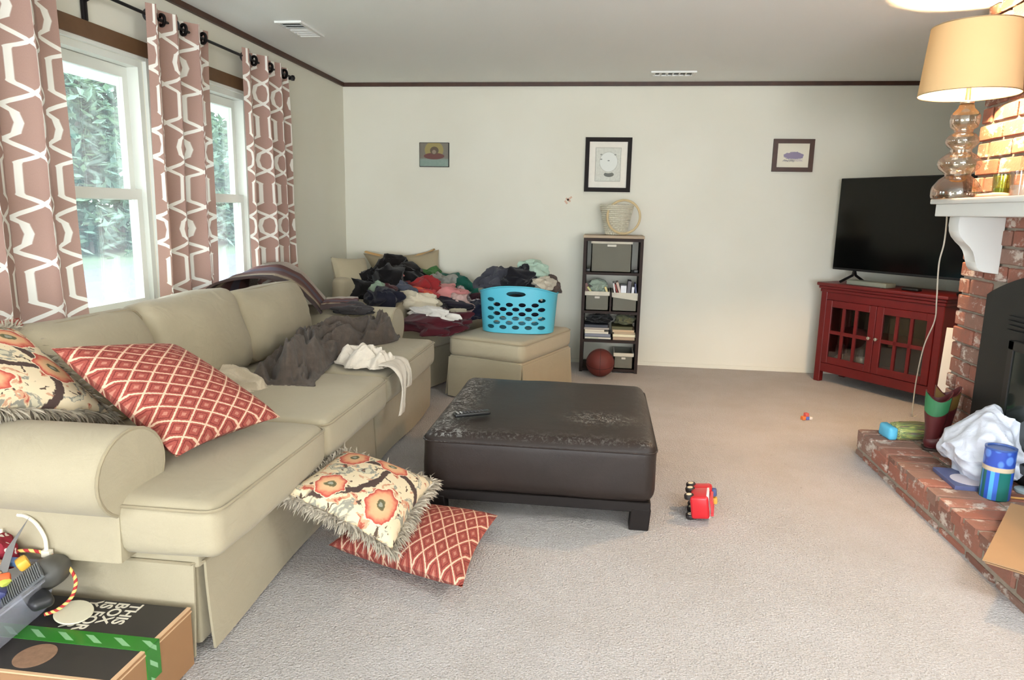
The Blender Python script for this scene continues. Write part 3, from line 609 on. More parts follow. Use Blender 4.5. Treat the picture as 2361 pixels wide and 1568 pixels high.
# ---------------------------------------------------------------- throw pillows
def pillow(name, corners, thick, m, label, seed, uvscale=None, fringe=False, cat='pillow', sink=0.5, backm=None, pin=0.05):
    """a stuffed square pillow between four corner points (a, b, c, d round the edge)"""
    a, b, c, d = [Vector(p) for p in corners]; ctr = (a+b+c+d)/4; nrm = ((c-a).cross(d-b)).normalized()
    if nrm.z < 0: nrm = -nrm
    W_, H_ = (b-a).length, (d-a).length
    o = empty(name, ctr, label=label, cat=cat)
    def pt(u, v, side):
        uu = 0.5+(u-0.5)*(1-pin*math.sin(PI*v)*2*abs(u-0.5)*1.6); vv = 0.5+(v-0.5)*(1-pin*math.sin(PI*u)*2*abs(v-0.5)*1.6)
        p = a*(1-uu)*(1-vv)+b*uu*(1-vv)+c*uu*vv+d*(1-uu)*vv
        e = max(0, (1-(2*u-1)**2))*max(0, (1-(2*v-1)**2)); h = thick*0.5*e**0.42
        h *= 1+0.10*fbm((u*2.2+seed, v*2.2, seed), 1.3)
        return p-ctr + nrm*side*h
    uvf = (lambda u, v: (u*W_, v*H_)) if uvscale is None else (lambda u, v: (u*uvscale, v*uvscale))
    part('front', grid(lambda u, v: pt(u, v, 1), 30, 30, uvf), m, o); part('back', grid(lambda u, v: pt(u, v, -1), 30, 30, uvf), backm or m, o)
    if fringe:
        r = random.Random(seed); bm = bmesh.new()
        for k in range(2600):
            s = r.random()*4; e = int(s); t = s-e
            u, v = ((t, 0), (1, t), (1-t, 1), (0, 1-t))[e]
            p = pt(u, v, 0.0); od = (p - pt(0.5, 0.5, 0)).normalized(); od = (od + Vector((r.gauss(0, .45), r.gauss(0, .45), r.gauss(0, .45))) - Vector((0, 0, 0.25))).normalized()
            L = 0.025+0.035*r.random(); sd = od.cross(Vector((r.gauss(0, 1), r.gauss(0, 1), r.gauss(0, 1)))).normalized()*0.003
            q = p+od*L*0.6; tip = p+od*L+Vector((0, 0, -0.008))
            v0, v1, v2, v3, v4 = [bm.verts.new(x) for x in (p-sd, p+sd, q+sd, q-sd, tip)]
            bm.faces.new((v0, v1, v2, v3)); bm.faces.new((v3, v2, v4))
        part('fringe', bm, MT['fringe'], o, kind='stuff', smooth=False, fix=False)
    return o
pillow('throw_pillow', [(-1.71, 1.955, 0.90), (-1.31, 1.955, 0.565), (-1.175, 2.40, 0.575), (-1.60, 2.42, 0.83)], 0.17, MT['diamond'], 'large red and cream diamond-weave pillow leaning in the sofa corner by the near arm', 1.0)
pillow('throw_pillow', [(-2.03, 1.62, 1.0), (-1.80, 1.66, 0.78), (-1.66, 2.13, 0.635), (-1.94, 2.07, 0.935)], 0.15, MT['blossom'], 'floral pillow with grey fringe propped above the near sofa arm', 2.0, 1.0, True, backm=MT['plain_red'])
pillow('throw_pillow', [(-2.10, 1.64, 0.98), (-1.90, 1.68, 0.74), (-1.77, 2.20, 0.66), (-2.00, 2.16, 0.955)], 0.12, MT['plain_red'], 'plain pinkish red pillow tucked behind the fringed floral pillow on the sofa', 3.0)
pillow('throw_pillow', [(-1.00, 2.395, 0.075), (-0.43, 2.175, 0.075), (-0.395, 2.77, 0.075), (-0.93, 2.82, 0.075)], 0.15, MT['diamond'], 'red and cream diamond-weave pillow lying flat on the carpet', 4.0)
pillow('throw_pillow', [(-1.075, 2.20, 0.36), (-0.69, 2.215, 0.17), (-0.665, 2.72, 0.225), (-1.06, 2.72, 0.335)], 0.16, MT['blossom'], 'floral pillow with grey fringe lying on the red pillow against the sofa front', 5.0, 1.0, True)
PL = fabric('beige_pillow_linen', S(186, 174, 146), 0.1)
pillow('throw_pillow', [(-2.06, 5.30, 0.58), (-1.88, 5.60, 0.60), (-2.00, 5.74, 0.945), (-2.17, 5.42, 0.965)], 0.17, PL, 'plain beige pillow standing upright in the armchair beside the clothes', 6.0)
pillow('throw_pillow', [(-2.06, 6.05, 0.58), (-1.30, 6.19, 0.56), (-1.48, 6.27, 1.0), (-2.16, 6.17, 0.955)], 0.14, fabric('taupe_pillow_linen', S(172, 158, 130), 0.1), 'taupe pillow leaning on the back wall behind the black clothes', 7.0, pin=0.11)
bm = bmesh.new()
path = smooth_path([(-2.13, 6.155, 0.955), (-1.97, 6.195, 0.915), (-1.80, 6.215, 0.905), (-1.62, 6.24, 0.945), (-1.52, 6.255, 0.985)], 8)
def orange(u, v):
    i = min(len(path)-1, int(u*(len(path)-1))); p = path[i]; return p+Vector((0, (v-0.5)*0.10, 0.012+0.012*math.cos((v-0.5)*PI)+0.006*fbm((u*5, v*3, 1))))
o = single('folded_cloth', grid(orange, len(path)-1, 6), plain((226, 178, 112), kind='cloth'), 'pale orange cloth lying along the top of the taupe pillow by the wall', 'cloth', (-1.85, 6.2, 0.9))

# ---------------------------------------------------------------- cloths and clothes
def drape(name, rows, m, label, cat, fold=0.02, freq=7, seed=0.0, thick=0.006, group=None, uvs=None):
    """a cloth over rows of points: each row runs across the cloth, the rows follow each other along it"""
    rows = [smooth_path(r_, 6) for r_ in rows]; nc = len(rows[0]); cols = [smooth_path([rows[k][i] for k in range(len(rows))], 6) for i in range(nc)]
    nl = len(cols[0])
    def f(u, v):
        p = cols[round(u*(nc-1))][round(v*(nl-1))].copy()
        k = abs(noise.noise(Vector((u*freq+seed, v*freq*0.8+2*noise.noise(Vector((u*2, v*2, seed))), seed)))); p.z += fold*(1-2.2*k)
        p.x += fold*0.5*fbm((u*freq, v*freq, seed+7)); p.y += fold*0.5*fbm((u*freq, v*freq, seed+13)); return p
    bm = grid(f, nc-1, nl-1, lambda u, v: (u, v)); thicken(bm, thick)
    c = sum((rows[k][0] for k in range(len(rows))), Vector())/len(rows)
    return single(name, bm, m, label, cat, c, group)
def crumple(name, c, size, rgb, label, seed, rot=0.0, cat='clothing', group=None, m=None, folds=1.0, tilt=0.0):
    """a garment dropped in a heap: a flattened lump with deep ridged folds and a ragged outline"""
    bm = bmesh.new(); bmesh.ops.create_uvsphere(bm, u_segments=56, v_segments=30, radius=1.0)
    sx, sy, sz = size[0]/2, size[1]/2, size[2]/2
    for v in bm.verts:
        p = v.co.copy(); q = p*1.05+Vector((seed*3.1, seed*1.7, -seed)); w1 = noise.noise(q); q2 = q*1.15+Vector((w1, w1, w1))*0.9
        rid = 1-2*math.sqrt(noise.noise(q2)**2+0.004); rid2 = 1-2*math.sqrt(noise.noise(q2*2.2+Vector((5, 1, 2)))**2+0.004)
        k = 0.80+folds*(0.26*rid+0.13*rid2+0.34*w1)
        p *= k
        if p.z < -0.35: p.z = -0.35+(p.z+0.35)*0.25
        nv = noise.noise_vector(q*1.7+Vector((2, 9, 4)))*0.34*folds
        v.co = Vector(((p.x+nv.x)*sx, (p.y+nv.y)*sy, (p.z+nv.z*0.5)*sz))
    bm.transform(Matrix.Rotation(rot, 4, 'Z') @ Matrix.Rotation(tilt, 4, 'X'))
    o = single(name, bm, m or plain(rgb, kind='cloth'), label, cat, (0, 0, 0), group); o.location = c; return o
# charcoal throw heaped on the far seat
n = NT('charcoal_fleece'); co = n.coord(); k = n.noise(co, 30, 4, 0.7)
n.set(Base_Color=n.mix(n.step(k, 0.3, 0.7), S(92, 81, 72), S(70, 60, 53)), Roughness=1.0); n.b.inputs['Sheen Weight'].default_value = 0.1; n.bump(n.noise(co, 500, 2, 0.7), 0.4, 0.004); MT['fleece'] = n.m
def heap(name, path, wid, hgt, m, label, cat, seed, nu=64, nv=110, base=0.52, k1=1.0, fs=1.0):
    """a bunched-up blanket lying along a path, with long folds and a ragged edge"""
    P = [Vector(p) for p in path]; C = smooth_path(P, 10); n_ = len(C)-1
    def f(u, v):
        t = v*n_; i = min(n_-1, int(t)); c = C[i].lerp(C[i+1], t-i); d = (C[i+1]-C[i]).normalized(); s = Vector((d.y, -d.x, 0)); e = u*2-1
        wv = wid*(0.75+0.5*noise.noise(Vector((v*4, seed, 1.0))))*(0.35+0.65*math.sin(PI*min(1, max(0, v*0.94+0.03)))**0.6)
        edge = 1+0.22*noise.noise(Vector((v*9, 3.0 if e > 0 else 8.0, seed)))
        sr = lambda x: 1-2*math.sqrt(x*x+0.006)
        q = Vector((e*0.9*fs+seed, v*3.0*fs+e*0.8, seed)); w1 = noise.noise(q*0.9); r1 = sr(noise.noise(q*1.1+Vector((w1*0.9, w1*0.9, 0)))); r2 = sr(noise.noise(q*2.1+Vector((w1, 4, 1))))
        prof = max(0.0, 1-abs(e)**2.4)*min(1.0, 9*v, 9*(1-v))
        z = base+hgt*prof*(0.30+0.50*r1*k1+0.22*r2*k1+0.30*w1)
        lat = s*(e*wv*edge+0.035*w1)+d*(0.03*r2*prof)
        return Vector((c.x, c.y, max(base+0.004+0.012*(1+r2)*0.5, z)))+lat
    bm = grid(f, nu, nv, lambda u, v: (u, v)); ctr = sum(P, Vector())/len(P); ctr.z = base
    thicken(bm, 0.01)
    return single(name, bm, m, label, cat, ctr)
heap('throw_blanket', [(-1.47, 3.00, 0), (-1.52, 3.30, 0), (-1.58, 3.70, 0), (-1.48, 4.08, 0), (-1.42, 4.46, 0)], 0.30, 0.15, MT['fleece'], 'charcoal grey fleece blanket bunched up on the sofa seat', 'blanket', 2.4, 110, 200, 0.52, 1.7, 2.1)
heap('cream_cloth', [(-1.90, 3.12, 0), (-1.70, 3.02, 0), (-1.52, 2.90, 0)], 0.17, 0.09, plain((222, 206, 180), kind='cloth'), 'cream knitted cloth on the sofa seat between back cushion and grey blanket', 'cloth', 5.1, 40, 60, 0.52, 1.0, 0.8)
SHIRT = plain((228, 216, 198), kind='cloth')
wsh = heap('white_shirt', [(-1.40, 3.60, 0), (-1.24, 3.56, 0), (-1.10, 3.50, 0)], 0.17, 0.10, SHIRT, 'white crumpled shirt lying at the seat edge with a sleeve hanging over the front', 'shirt', 8.2, 48, 70, 0.525, 1.2, 1.3)
def sleeve(pts, wid, seed):
    C = smooth_path(pts, 8)
    def f(u, v):
        i = min(len(C)-1, round(v*(len(C)-1))); c = C[i]; a = (u-0.5)*2; k = 1-2*math.sqrt(noise.noise(Vector((a*1.7+seed, v*1.5, seed)))**2+0.004)
        return c+Vector((0.016*k+0.006, a*wid*(0.75+0.4*math.sin(v*5+seed)), 0.010*k))
    bm = grid(f, 24, len(C)-1); thicken(bm, 0.006); return bm
o = part('sleeve', sleeve([(-1.14, 3.50, 0.548), (-1.07, 3.49, 0.545), (-1.032, 3.48, 0.50), (-1.026, 3.47, 0.42), (-1.030, 3.465, 0.34), (-1.034, 3.455, 0.285)], 0.085, 1.0), SHIRT, wsh, True)
o = part('sleeve', sleeve([(-1.16, 3.60, 0.548), (-1.075, 3.60, 0.545), (-1.036, 3.60, 0.50), (-1.032, 3.605, 0.43), (-1.034, 3.60, 0.40)], 0.07, 2.0), SHIRT, wsh, True)
# striped blanket over the far end of the sofa back
n = NT('striped_blanket'); uv = n.xyz(n.coord('UV'))
st = n.ramp(uv[0], [(0.0, S(56, 50, 50)), (0.13, S(56, 50, 50)), (0.15, S(196, 178, 150)), (0.22, S(196, 178, 150)), (0.24, S(134, 112, 96)), (0.30, S(104, 62, 58)), (0.42, S(96, 52, 50)), (0.44, S(96, 92, 108)), (0.58, S(92, 88, 106)), (0.60, S(112, 60, 54)), (0.76, S(104, 58, 54)), (0.78, S(222, 210, 196)), (1.0, S(226, 216, 204))], 'LINEAR')
n.set(Base_Color=n.mix(n.step(n.noise(n.coord('UV'), 180, 2, 0.6), 0.3, 0.75), st, S(90, 70, 66)), Roughness=1.0); n.bump(n.noise(n.coord('UV'), 260, 2, 0.7), 0.5, 0.004); MT['stripe'] = n.m
def rowpts(near, far): # from the near (sofa front) edge to the far edge
    a, b = Vector(near), Vector(far); return [tuple(a.lerp(b, t)) for t in (0, 0.33, 0.66, 1)]
drape('striped_blanket', [rowpts((-2.20, 3.55, 0.80), (-2.28, 4.45, 0.78)), rowpts((-2.13, 3.60, 0.905), (-2.24, 4.40, 0.945)), rowpts((-2.08, 3.84, 0.925), (-2.20, 4.52, 0.965)), rowpts((-2.00, 4.02, 0.915), (-2.14, 4.60, 0.955)), rowpts((-1.91, 4.16, 0.855), (-2.06, 4.66, 0.88)), rowpts((-1.86, 4.27, 0.755), (-1.98, 4.66, 0.79)), rowpts((-1.81, 4.32, 0.665), (-1.90, 4.62, 0.725))], MT['stripe'], 'striped knitted blanket draped over the far end of the sofa back', 'blanket', 0.008, 5, 1.2, 0.014)
drape('folded_blanket_edge', [rowpts((-1.80, 4.30, 0.700), (-1.84, 4.52, 0.722)), rowpts((-1.70, 4.32, 0.705), (-1.76, 4.54, 0.728)), rowpts((-1.57, 4.36, 0.708), (-1.64, 4.56, 0.73))], MT['stripe'], 'folded end of striped knit lying on the far sofa arm', 'blanket', 0.006, 5, 4.2, 0.03)
crumple('dark_scarf', (-1.60, 4.36, 0.695), (0.24, 0.10, 0.09), (60, 56, 56), 'dark grey scarf end hanging on the far sofa arm under the striped fold', 3.0, 0.1, 'scarf')
# the heap on the armchair
PILE = [('black_jacket', (-1.79, 5.49, 0.73), (0.42, 0.34, 0.25), (20, 17, 18), 'black jacket, largest of the dark clothes on the armchair', 'jacket'),
 ('black_sweater', (-1.80, 5.90, 0.77), (0.34, 0.3, 0.26), (24, 20, 20), 'black hooded sweater humped against the taupe pillow', 'sweater'),
 ('black_trousers', (-1.58, 5.76, 0.70), (0.34, 0.26, 0.2), (18, 16, 18), 'black trousers hanging down behind the red shirt', 'trousers'),
 ('pink_strap', (-1.735, 5.80, 0.80), (0.11, 0.07, 0.06), (206, 132, 124), 'pink top showing between the black jacket and sweater', 'top'),
 ('navy_trousers', (-1.68, 5.14, 0.655), (0.24, 0.16, 0.14), (32, 32, 46), 'navy trousers lying on the near armchair arm', 'trousers'),
 ('jeans', (-1.65, 5.50, 0.70), (0.30, 0.13, 0.13), (84, 88, 102), 'blue grey jeans across the middle of the clothes heap', 'jeans'),
 ('mint_sock', (-1.74, 5.27, 0.73), (0.09, 0.08, 0.07), (148, 168, 146), 'small mint green sock on the black jacket', 'sock'),
 ('maroon_sock', (-1.69, 5.33, 0.71), (0.10, 0.08, 0.07), (84, 50, 54), 'small maroon sock beside the mint sock', 'sock'),
 ('red_shirt', (-1.50, 5.68, 0.665), (0.24, 0.2, 0.16), (162, 46, 48), 'red shirt in the middle of the heap', 'shirt'),
 ('orange_cloth', (-1.52, 5.48, 0.68), (0.20, 0.09, 0.06), (224, 98, 70), 'bright orange cloth on the red shirt', 'cloth'),
 ('coral_shirt', (-1.44, 5.47, 0.645), (0.17, 0.12, 0.09), (192, 64, 66), 'coral red sleeve below the orange cloth', 'shirt'),
 ('green_shirt', (-1.57, 6.18, 0.74), (0.18, 0.12, 0.12), (72, 122, 64), 'leaf green shirt at the wall end of the heap', 'shirt'),
 ('teal_shirt', (-1.36, 6.18, 0.67), (0.46, 0.14, 0.16), (34, 102, 86), 'teal green shirt trailing down along the wall', 'shirt'),
 ('grey_shirt', (-1.45, 6.06, 0.70), (0.22, 0.16, 0.14), (166, 166, 158), 'light grey shirt between the red and teal shirts', 'shirt'),
 ('pink_shirt', (-1.33, 5.76, 0.63), (0.28, 0.2, 0.14), (226, 150, 148), 'pink shirt near the front of the heap', 'shirt'),
 ('speckled_shirt', (-1.21, 5.86, 0.60), (0.15, 0.14, 0.14), (178, 168, 168), 'pale speckled shirt beside the pink shirt', 'shirt'),
 ('cream_shirt', (-1.45, 5.30, 0.615), (0.28, 0.14, 0.11), (228, 216, 190), 'cream shirt lying over the end of the armchair arm', 'shirt'),
 ('floral_dress', (-1.31, 5.32, 0.575), (0.26, 0.18, 0.14), (30, 26, 34), 'black dress with pale spots in front of the cream shirt', 'dress'),
 ('navy_leggings', (-1.25, 5.54, 0.585), (0.26, 0.12, 0.08), (40, 34, 46), 'rolled navy leggings below the pink shirt', 'leggings'),
 ('pale_pink_top', (-1.16, 5.60, 0.565), (0.18, 0.14, 0.12), (222, 186, 178), 'pale pink top at the front edge of the heap', 'top'),
 ('white_sleeve', (-1.27, 5.07, 0.575), (0.27, 0.09, 0.07), (234, 228, 218), 'long white sleeve lying on the maroon sweater', 'shirt'),
 ('maroon_sweater', (-1.21, 5.07, 0.52), (0.34, 0.24, 0.10), (78, 22, 32), 'maroon sweater on the seat edge under the white sleeve', 'sweater'),
 ('navy_shorts', (-1.04, 5.62, 0.53), (0.20, 0.14, 0.11), (38, 42, 64), 'navy shorts on the seat beside the turquoise basket', 'shorts'),
 ('plum_shirt', (-1.09, 5.93, 0.57), (0.18, 0.12, 0.10), (66, 34, 44), 'plum shirt behind the navy shorts', 'shirt'),
 ('white_vest', (-1.03, 5.75, 0.56), (0.16, 0.1, 0.07), (224, 216, 220), 'white vest on top of the navy shorts', 'vest'),
 ('ivory_sock', (-1.15, 5.38, 0.525), (0.14, 0.1, 0.07), (214, 204, 180), 'ivory sock on the armchair seat in front of the heap', 'sock')]
n = NT('spotted_black'); co = n.coord(); n.set(Base_Color=n.mix(n.step(n.voro(co, 26), 0.28, 0.22), S(30, 26, 34), S(150, 140, 142)), Roughness=0.9); MT['spotted'] = n.m
n = NT('speckled_grey'); co = n.coord(); n.set(Base_Color=n.mix(n.step(n.noise(co, 40, 3, 0.7), 0.45, 0.55), S(200, 192, 190), S(140, 126, 130)), Roughness=0.9); MT['speckle'] = n.m
for k, (nm, c, s, rgb, lb, ct) in enumerate(PILE):
    # the heap is loose clothes lying on each other: each lump reaches down into the ones below
    dark = sum(rgb) < 110; q = 1.12 if dark else 1.42; sh = 0.0 if dark else 1.0
    crumple(nm, (c[0]+0.03*sh, c[1]-0.06*sh, c[2]-s[2]*0.15+0.025*sh), (s[0]*q, s[1]*q, s[2]*1.5), rgb, lb, k*1.37+0.5, CH+R.uniform(-0.5, 0.5), ct, 'clothes heaped on the armchair', MT['spotted'] if nm == 'floral_dress' else MT['speckle'] if nm == 'speckled_shirt' else None, 1.15, R.uniform(-0.1, 0.35))
# things underneath that keep the heap up
crumple('dark_laundry', (-1.60, 5.55, 0.56), (0.62, 0.55, 0.22), (30, 26, 30), 'dark bundled laundry at the bottom of the heap', 60.5, CH, 'clothing', 'clothes heaped on the armchair')
crumple('grey_laundry', (-1.33, 5.72, 0.53), (0.40, 0.55, 0.16), (92, 84, 88), 'grey bundled laundry under the pink shirt', 61.5, CH, 'clothing', 'clothes heaped on the armchair')

# ---------------------------------------------------------------- laundry basket
basket = empty('laundry_basket', (-0.61, 5.20, 0.472), label='turquoise plastic laundry basket with round holes, full of clothes, on the beige ottoman', cat='basket')
def basket_wall():
    bm = bmesh.new(); NT_, NZ = 264, 50
    def pos(th, z, off=0.0):
        c, s = math.cos(th), math.sin(th); e = 2/2.6; fl = 0.92+0.08*z/0.3
        return Vector(((0.292*fl-off)*math.copysign(abs(c)**e, c), (0.195*fl-off)*math.copysign(abs(s)**e, s), z))
    top = lambda th: 0.318+0.028*math.cos(2*(th-PI/2)) if True else 0
    holes = []
    for cen in (-PI/2, PI/2):
        for row in range(7):
            for col in range(-4, 5):
                x = col*0.094+(0.047 if row % 2 else 0); z = 0.045+row*0.0335
                if abs(x) < 0.235 and not (abs(x) < 0.10 and row >= 6): holes.append((cen, x, z, 0.027, 0.0152))
        holes.append((cen, 0.0, 0.292, 0.072, 0.02))
    V = []
    for j in range(NZ+1):
        V.append([bm.verts.new(pos(2*PI*i/NT_, top(2*PI*i/NT_)*j/NZ)) for i in range(NT_)])
    def near(p):
        for (cen, hx, hz, rx, rz_) in holes:
            if (p.y > 0) != (cen > 0): continue
            d = ((p.x-hx)/rx)**2+((p.z-hz)/rz_)**2
            if d < 2.2: return d, hx, hz, rx, rz_
        return None
    for j in range(NZ):
        for i in range(NT_):
            q = (V[j][i], V[j][(i+1) % NT_], V[j+1][(i+1) % NT_], V[j+1][i]); c = sum((v.co for v in q), Vector())/4; h = near(c)
            if h and h[0] < 1.0: continue
            bm.faces.new(q)
    for v in list(bm.verts):
        if not v.link_faces: bm.verts.remove(v); continue
        if v.is_boundary:
            h = near(v.co)
            if h and 0.05 < v.co.z:
                s = 1/math.sqrt(max(0.2, h[0])); v.co.x = h[1]+(v.co.x-h[1])*s; v.co.z = h[2]+(v.co.z-h[2])*s
            elif h: s = 1/math.sqrt(max(0.2, h[0])); v.co.x = h[1]+(v.co.x-h[1])*s; v.co.z = h[2]+(v.co.z-h[2])*s
    bmesh.ops.recalc_face_normals(bm, faces=bm.faces); thicken(bm, 0.004); return bm, pos, top
bw, pos, top = basket_wall(); TQ = mat('turquoise_plastic', S(84, 180, 202), 0.4)
part('basket_wall', bw, TQ, basket, fix=False)
bm = bmesh.new(); tube(bm, [pos(2*PI*k/96, top(2*PI*k/96)) for k in range(96)], 0.006, 8, closed=True); part('rim', bm, TQ, basket)
bm = bmesh.new(); vsb = [bm.verts.new(pos(2*PI*k/64, 0.006)) for k in range(64)]; bm.faces.new(vsb); thicken(bm, 0.004); part('basket_floor', bm, TQ, basket)
for k, (nm, c, s, rgb, lb, ct) in enumerate([('charcoal_sweater', (-0.755, 5.18, 0.83), (0.30, 0.26, 0.22), (66, 66, 74), 'charcoal sweater bulging from the basket on the clothes side', 'sweater'),
  ('black_shirt', (-0.60, 5.15, 0.85), (0.28, 0.24, 0.25), (22, 22, 28), 'black shirt heaped at the middle of the basket', 'shirt'),
  ('mint_towel', (-0.52, 5.27, 0.895), (0.24, 0.20, 0.20), (186, 212, 192), 'pale mint towel on top of the basket load', 'towel'),
  ('patterned_shirt', (-0.43, 5.15, 0.82), (0.18, 0.16, 0.14), (206, 196, 176), 'cream patterned shirt at the basket rim near the bookshelf', 'shirt'),
  ('brown_cardigan', (-0.385, 5.25, 0.79), (0.13, 0.18, 0.17), (88, 74, 68), 'brown cardigan hanging over the basket end near the bookshelf', 'cardigan'),
  ('navy_laundry', (-0.61, 5.20, 0.63), (0.46, 0.28, 0.26), (36, 38, 56), 'navy laundry filling the inside of the basket', 'clothing')]):
    crumple(nm, c, s, rgb, lb, 30.3+k*1.9, 0.2*k if k < 5 else 0, ct, 'laundry in the turquoise basket', None, 1.0 if k < 5 else 0.25)
# ---------------------------------------------------------------- remote control
rm = empty('remote_control', (-0.57, 3.083, 0.416), math.radians(30), 'black remote control lying on the scuffed leather ottoman', 'remote')
part('body', rbox((0, 0, 0.010), (0.175, 0.042, 0.018), 0.006, 3), MT['black_plastic'], rm)
for k in range(8):
    for j in (-1, 0, 1): part('button', rbox((-0.07+k*0.017, j*0.011, 0.020), (0.009, 0.007, 0.004), 0.0015, 1), plain((150, 150, 148) if k < 2 else (70, 70, 72)), rm)

# ---------------------------------------------------------------- bookshelf
SX0, SX1, SYF, SYB = -0.160, 0.338, 5.955, 6.31
bs = empty('bookshelf', ((SX0+SX1)/2, (SYF+SYB)/2, 0), label='narrow dark wood bookshelf with tan top against the back wall', cat='bookshelf')
for x in (SX0, SX1-0.026): part('side_panel', lohi(((x, SYF, 0), (x+0.026, SYB, 1.15))), MT['espresso'], bs, True, False)
for z in (0.012, 0.262, 0.512, 0.842): part('shelf', lohi(((SX0+0.026, SYF+0.004, z), (SX1-0.026, SYB, z+0.022))), MT['espresso'], bs, True, False)
part('top_panel', lohi(((SX0+0.026, SYF, 1.124), (SX1-0.026, SYB, 1.150))), MT['espresso'], bs, True, False)
part('top_surface', bevel(lohi(((SX0-0.005, SYF-0.006, 1.150), (SX1+0.005, SYB, 1.174))), 0.003, 1), mat('tan_wood_top', S(168, 146, 116), 0.5, var=0.15, vscale=10), bs, True, False)
part('divider', lohi(((0.078, SYF+0.006, 0.534), (0.092, SYB, 0.70))), MT['espresso'], bs, True, False)
GB = fabric('grey_bin_cloth', S(122, 120, 108), 0.12)
def fabric_bin(name, x0, x1, z0, z1, trim, label, y0=SYF+0.02, y1=SYB-0.03, sag=0.0):
    b = empty(name, ((x0+x1)/2, (y0+y1)/2, z0), label=label, cat='storage bin')
    t = 0.008; c = lohi(((x0, y0, z0), (x1, y1, z0+t)), ((x0, y0, z0), (x1, y0+t, z1)), ((x0, y1-t, z0), (x1, y1, z1)), ((x0, y0, z0), (x0+t, y1, z1)), ((x1-t, y0, z0), (x1, y1, z1)))
    part('bin_body', c, GB, b, True, False)
    tm = lohi(((x0-0.004, y0-0.004, z1-trim), (x1+0.004, y0+0.004, z1+0.004)), ((x0-0.004, y0, z1-trim), (x0+0.004, y1, z1+0.004)), ((x1-0.004, y0, z1-trim), (x1+0.004, y1, z1+0.004)))
    if sag:
        for v in tm.verts:
            if v.co.x > (x0+x1)/2 and v.co.z < z1-trim*0.5: v.co.z -= sag
    part('bin_trim', tm, plain((232, 224, 204), kind='cloth'), b, True, False)
    if not sag: part('handle_tag', rbox(((x0+x1)/2, y0-0.003, z1-trim-0.016), ((x1-x0)*0.22, 0.006, 0.018), 0.002, 1), plain((214, 208, 194)), b, True)
    return b
fabric_bin('storage_bin', -0.094, 0.246, 0.864, 1.135, 0.030, 'large grey fabric bin with white trim on the top bookshelf level')
fabric_bin('storage_bin', -0.130, 0.072, 0.534, 0.695, 0.030, 'small grey fabric bin holding a pale green bag, second shelf down')
fabric_bin('storage_bin', 0.098, 0.308, 0.534, 0.690, 0.034, 'small grey fabric bin with drooping white trim, holding papers, second shelf down', sag=0.025)
fabric_bin('storage_bin', 0.136, 0.300, 0.034, 0.170, 0.026, 'small grey fabric bin with white trim beside the ball on the bottom shelf')
for sx in (-0.115, 0.285): single('small_block', rbox((sx, 6.0, 0.878), (0.036, 0.06, 0.026), 0.004), MT['black_plastic'], 'small black block beside the big grey bin on the top shelf, towards the '+('sofa' if sx < 0 else 'red cabinet'), 'block', (sx, 6.0, 0.865), 'black blocks beside the big bin')
crumple('pale_green_bag', (-0.03, 6.09, 0.71), (0.17, 0.2, 0.16), (166, 182, 164), 'pale green bag sticking out of the small bin on the shelf', 3.3, 0, 'bag')
for k, (x, y, l, rgb, rt, lb) in enumerate(((-0.05, 6.0, 0.13, (36, 38, 30), 0.55, 'black strap lying over the pale green bag'), (-0.10, 6.0, 0.05, (214, 206, 140), 0.9, 'yellow strip beside the black strap in the bin'), (0.045, 6.0, 0.05, (232, 216, 150), 1.2, 'yellow tag upright at the bin corner by the divider'), (-0.125, 6.05, 0.09, (150, 112, 106), 1.4, 'dull pink card upright at the outer side of the pale green bag'))):
    single(('strap', 'strip', 'tag', 'card')[k], rbox((x, y, 0.715), (l, 0.012, 0.018 if k != 3 else 0.05), 0.003, 1, Matrix.Rotation(rt, 4, 'Y')), plain(rgb), lb, ('strap', 'strip', 'tag', 'card')[k], (x, y, 0.70))
for k, (x, h, th, rgb, rt, lb) in enumerate(((0.115, 0.13, 0.014, (226, 218, 214), -0.16, 'white pamphlet leaning beside the shelf divider in the sagging bin'), (0.135, 0.12, 0.012, (150, 60, 52), -0.28, 'red pamphlet leaning on the white one'), (0.155, 0.14, 0.020, (206, 180, 166), -0.30, 'pinkish booklet leaning in the sagging bin'), (0.190, 0.11, 0.05, (238, 238, 240), 0.0, 'bright white paper pack in the sagging bin'), (0.235, 0.15, 0.03, (104, 102, 108), 0.08, 'slate grey folder in the sagging bin'), (0.268, 0.10, 0.022, (240, 240, 244), 0.05, 'white card pack beside the slate folder'), (0.294, 0.13, 0.014, (88, 92, 120), -0.1, 'blue grey notebook at the outer end of the sagging bin'))):
    single('booklet', rbox((x, 6.06, 0.645+h/2), (th, 0.16, h), 0.002, 1, Matrix.Rotation(rt, 4, 'Y')), plain(rgb), lb, 'booklet', (x, 6.06, 0.645), 'papers in the sagging bin')
def book(x0, x1, z0, z1, rgb, label, y0=5.985, y1=6.22, pages=(232, 224, 204), jut=0.0):
    b = empty('book', ((x0+x1)/2, (y0+y1)/2, z0), label=label, cat='book', group='books on the third shelf'); y0 -= jut
    part('cover', lohi(((x0, y0, z0), (x1, y1, z0+0.003)), ((x0, y0, z1-0.003), (x1, y1, z1)), ((x0, y1-0.003, z0), (x1, y1, z1))), plain(rgb), b, True, False)
    part('pages', lohi(((x0+0.003, y0+0.004, z0+0.003), (x1-0.003, y1-0.004, z1-0.003))), plain(pages), b, True, False)
    return b
b = book(-0.125, 0.105, 0.285, 0.306, (70, 72, 78), 'slate book at the bottom of the taller stack, pale lettering on its edge'); part('spine_print', lohi(((-0.075, 5.9835, 0.290), (-0.005, 5.9855, 0.301))), plain((206, 210, 186)), b, True, False)
book(-0.125, 0.100, 0.307, 0.332, (108, 110, 122), 'blue grey book second from the bottom of the taller stack', pages=(136, 138, 148))
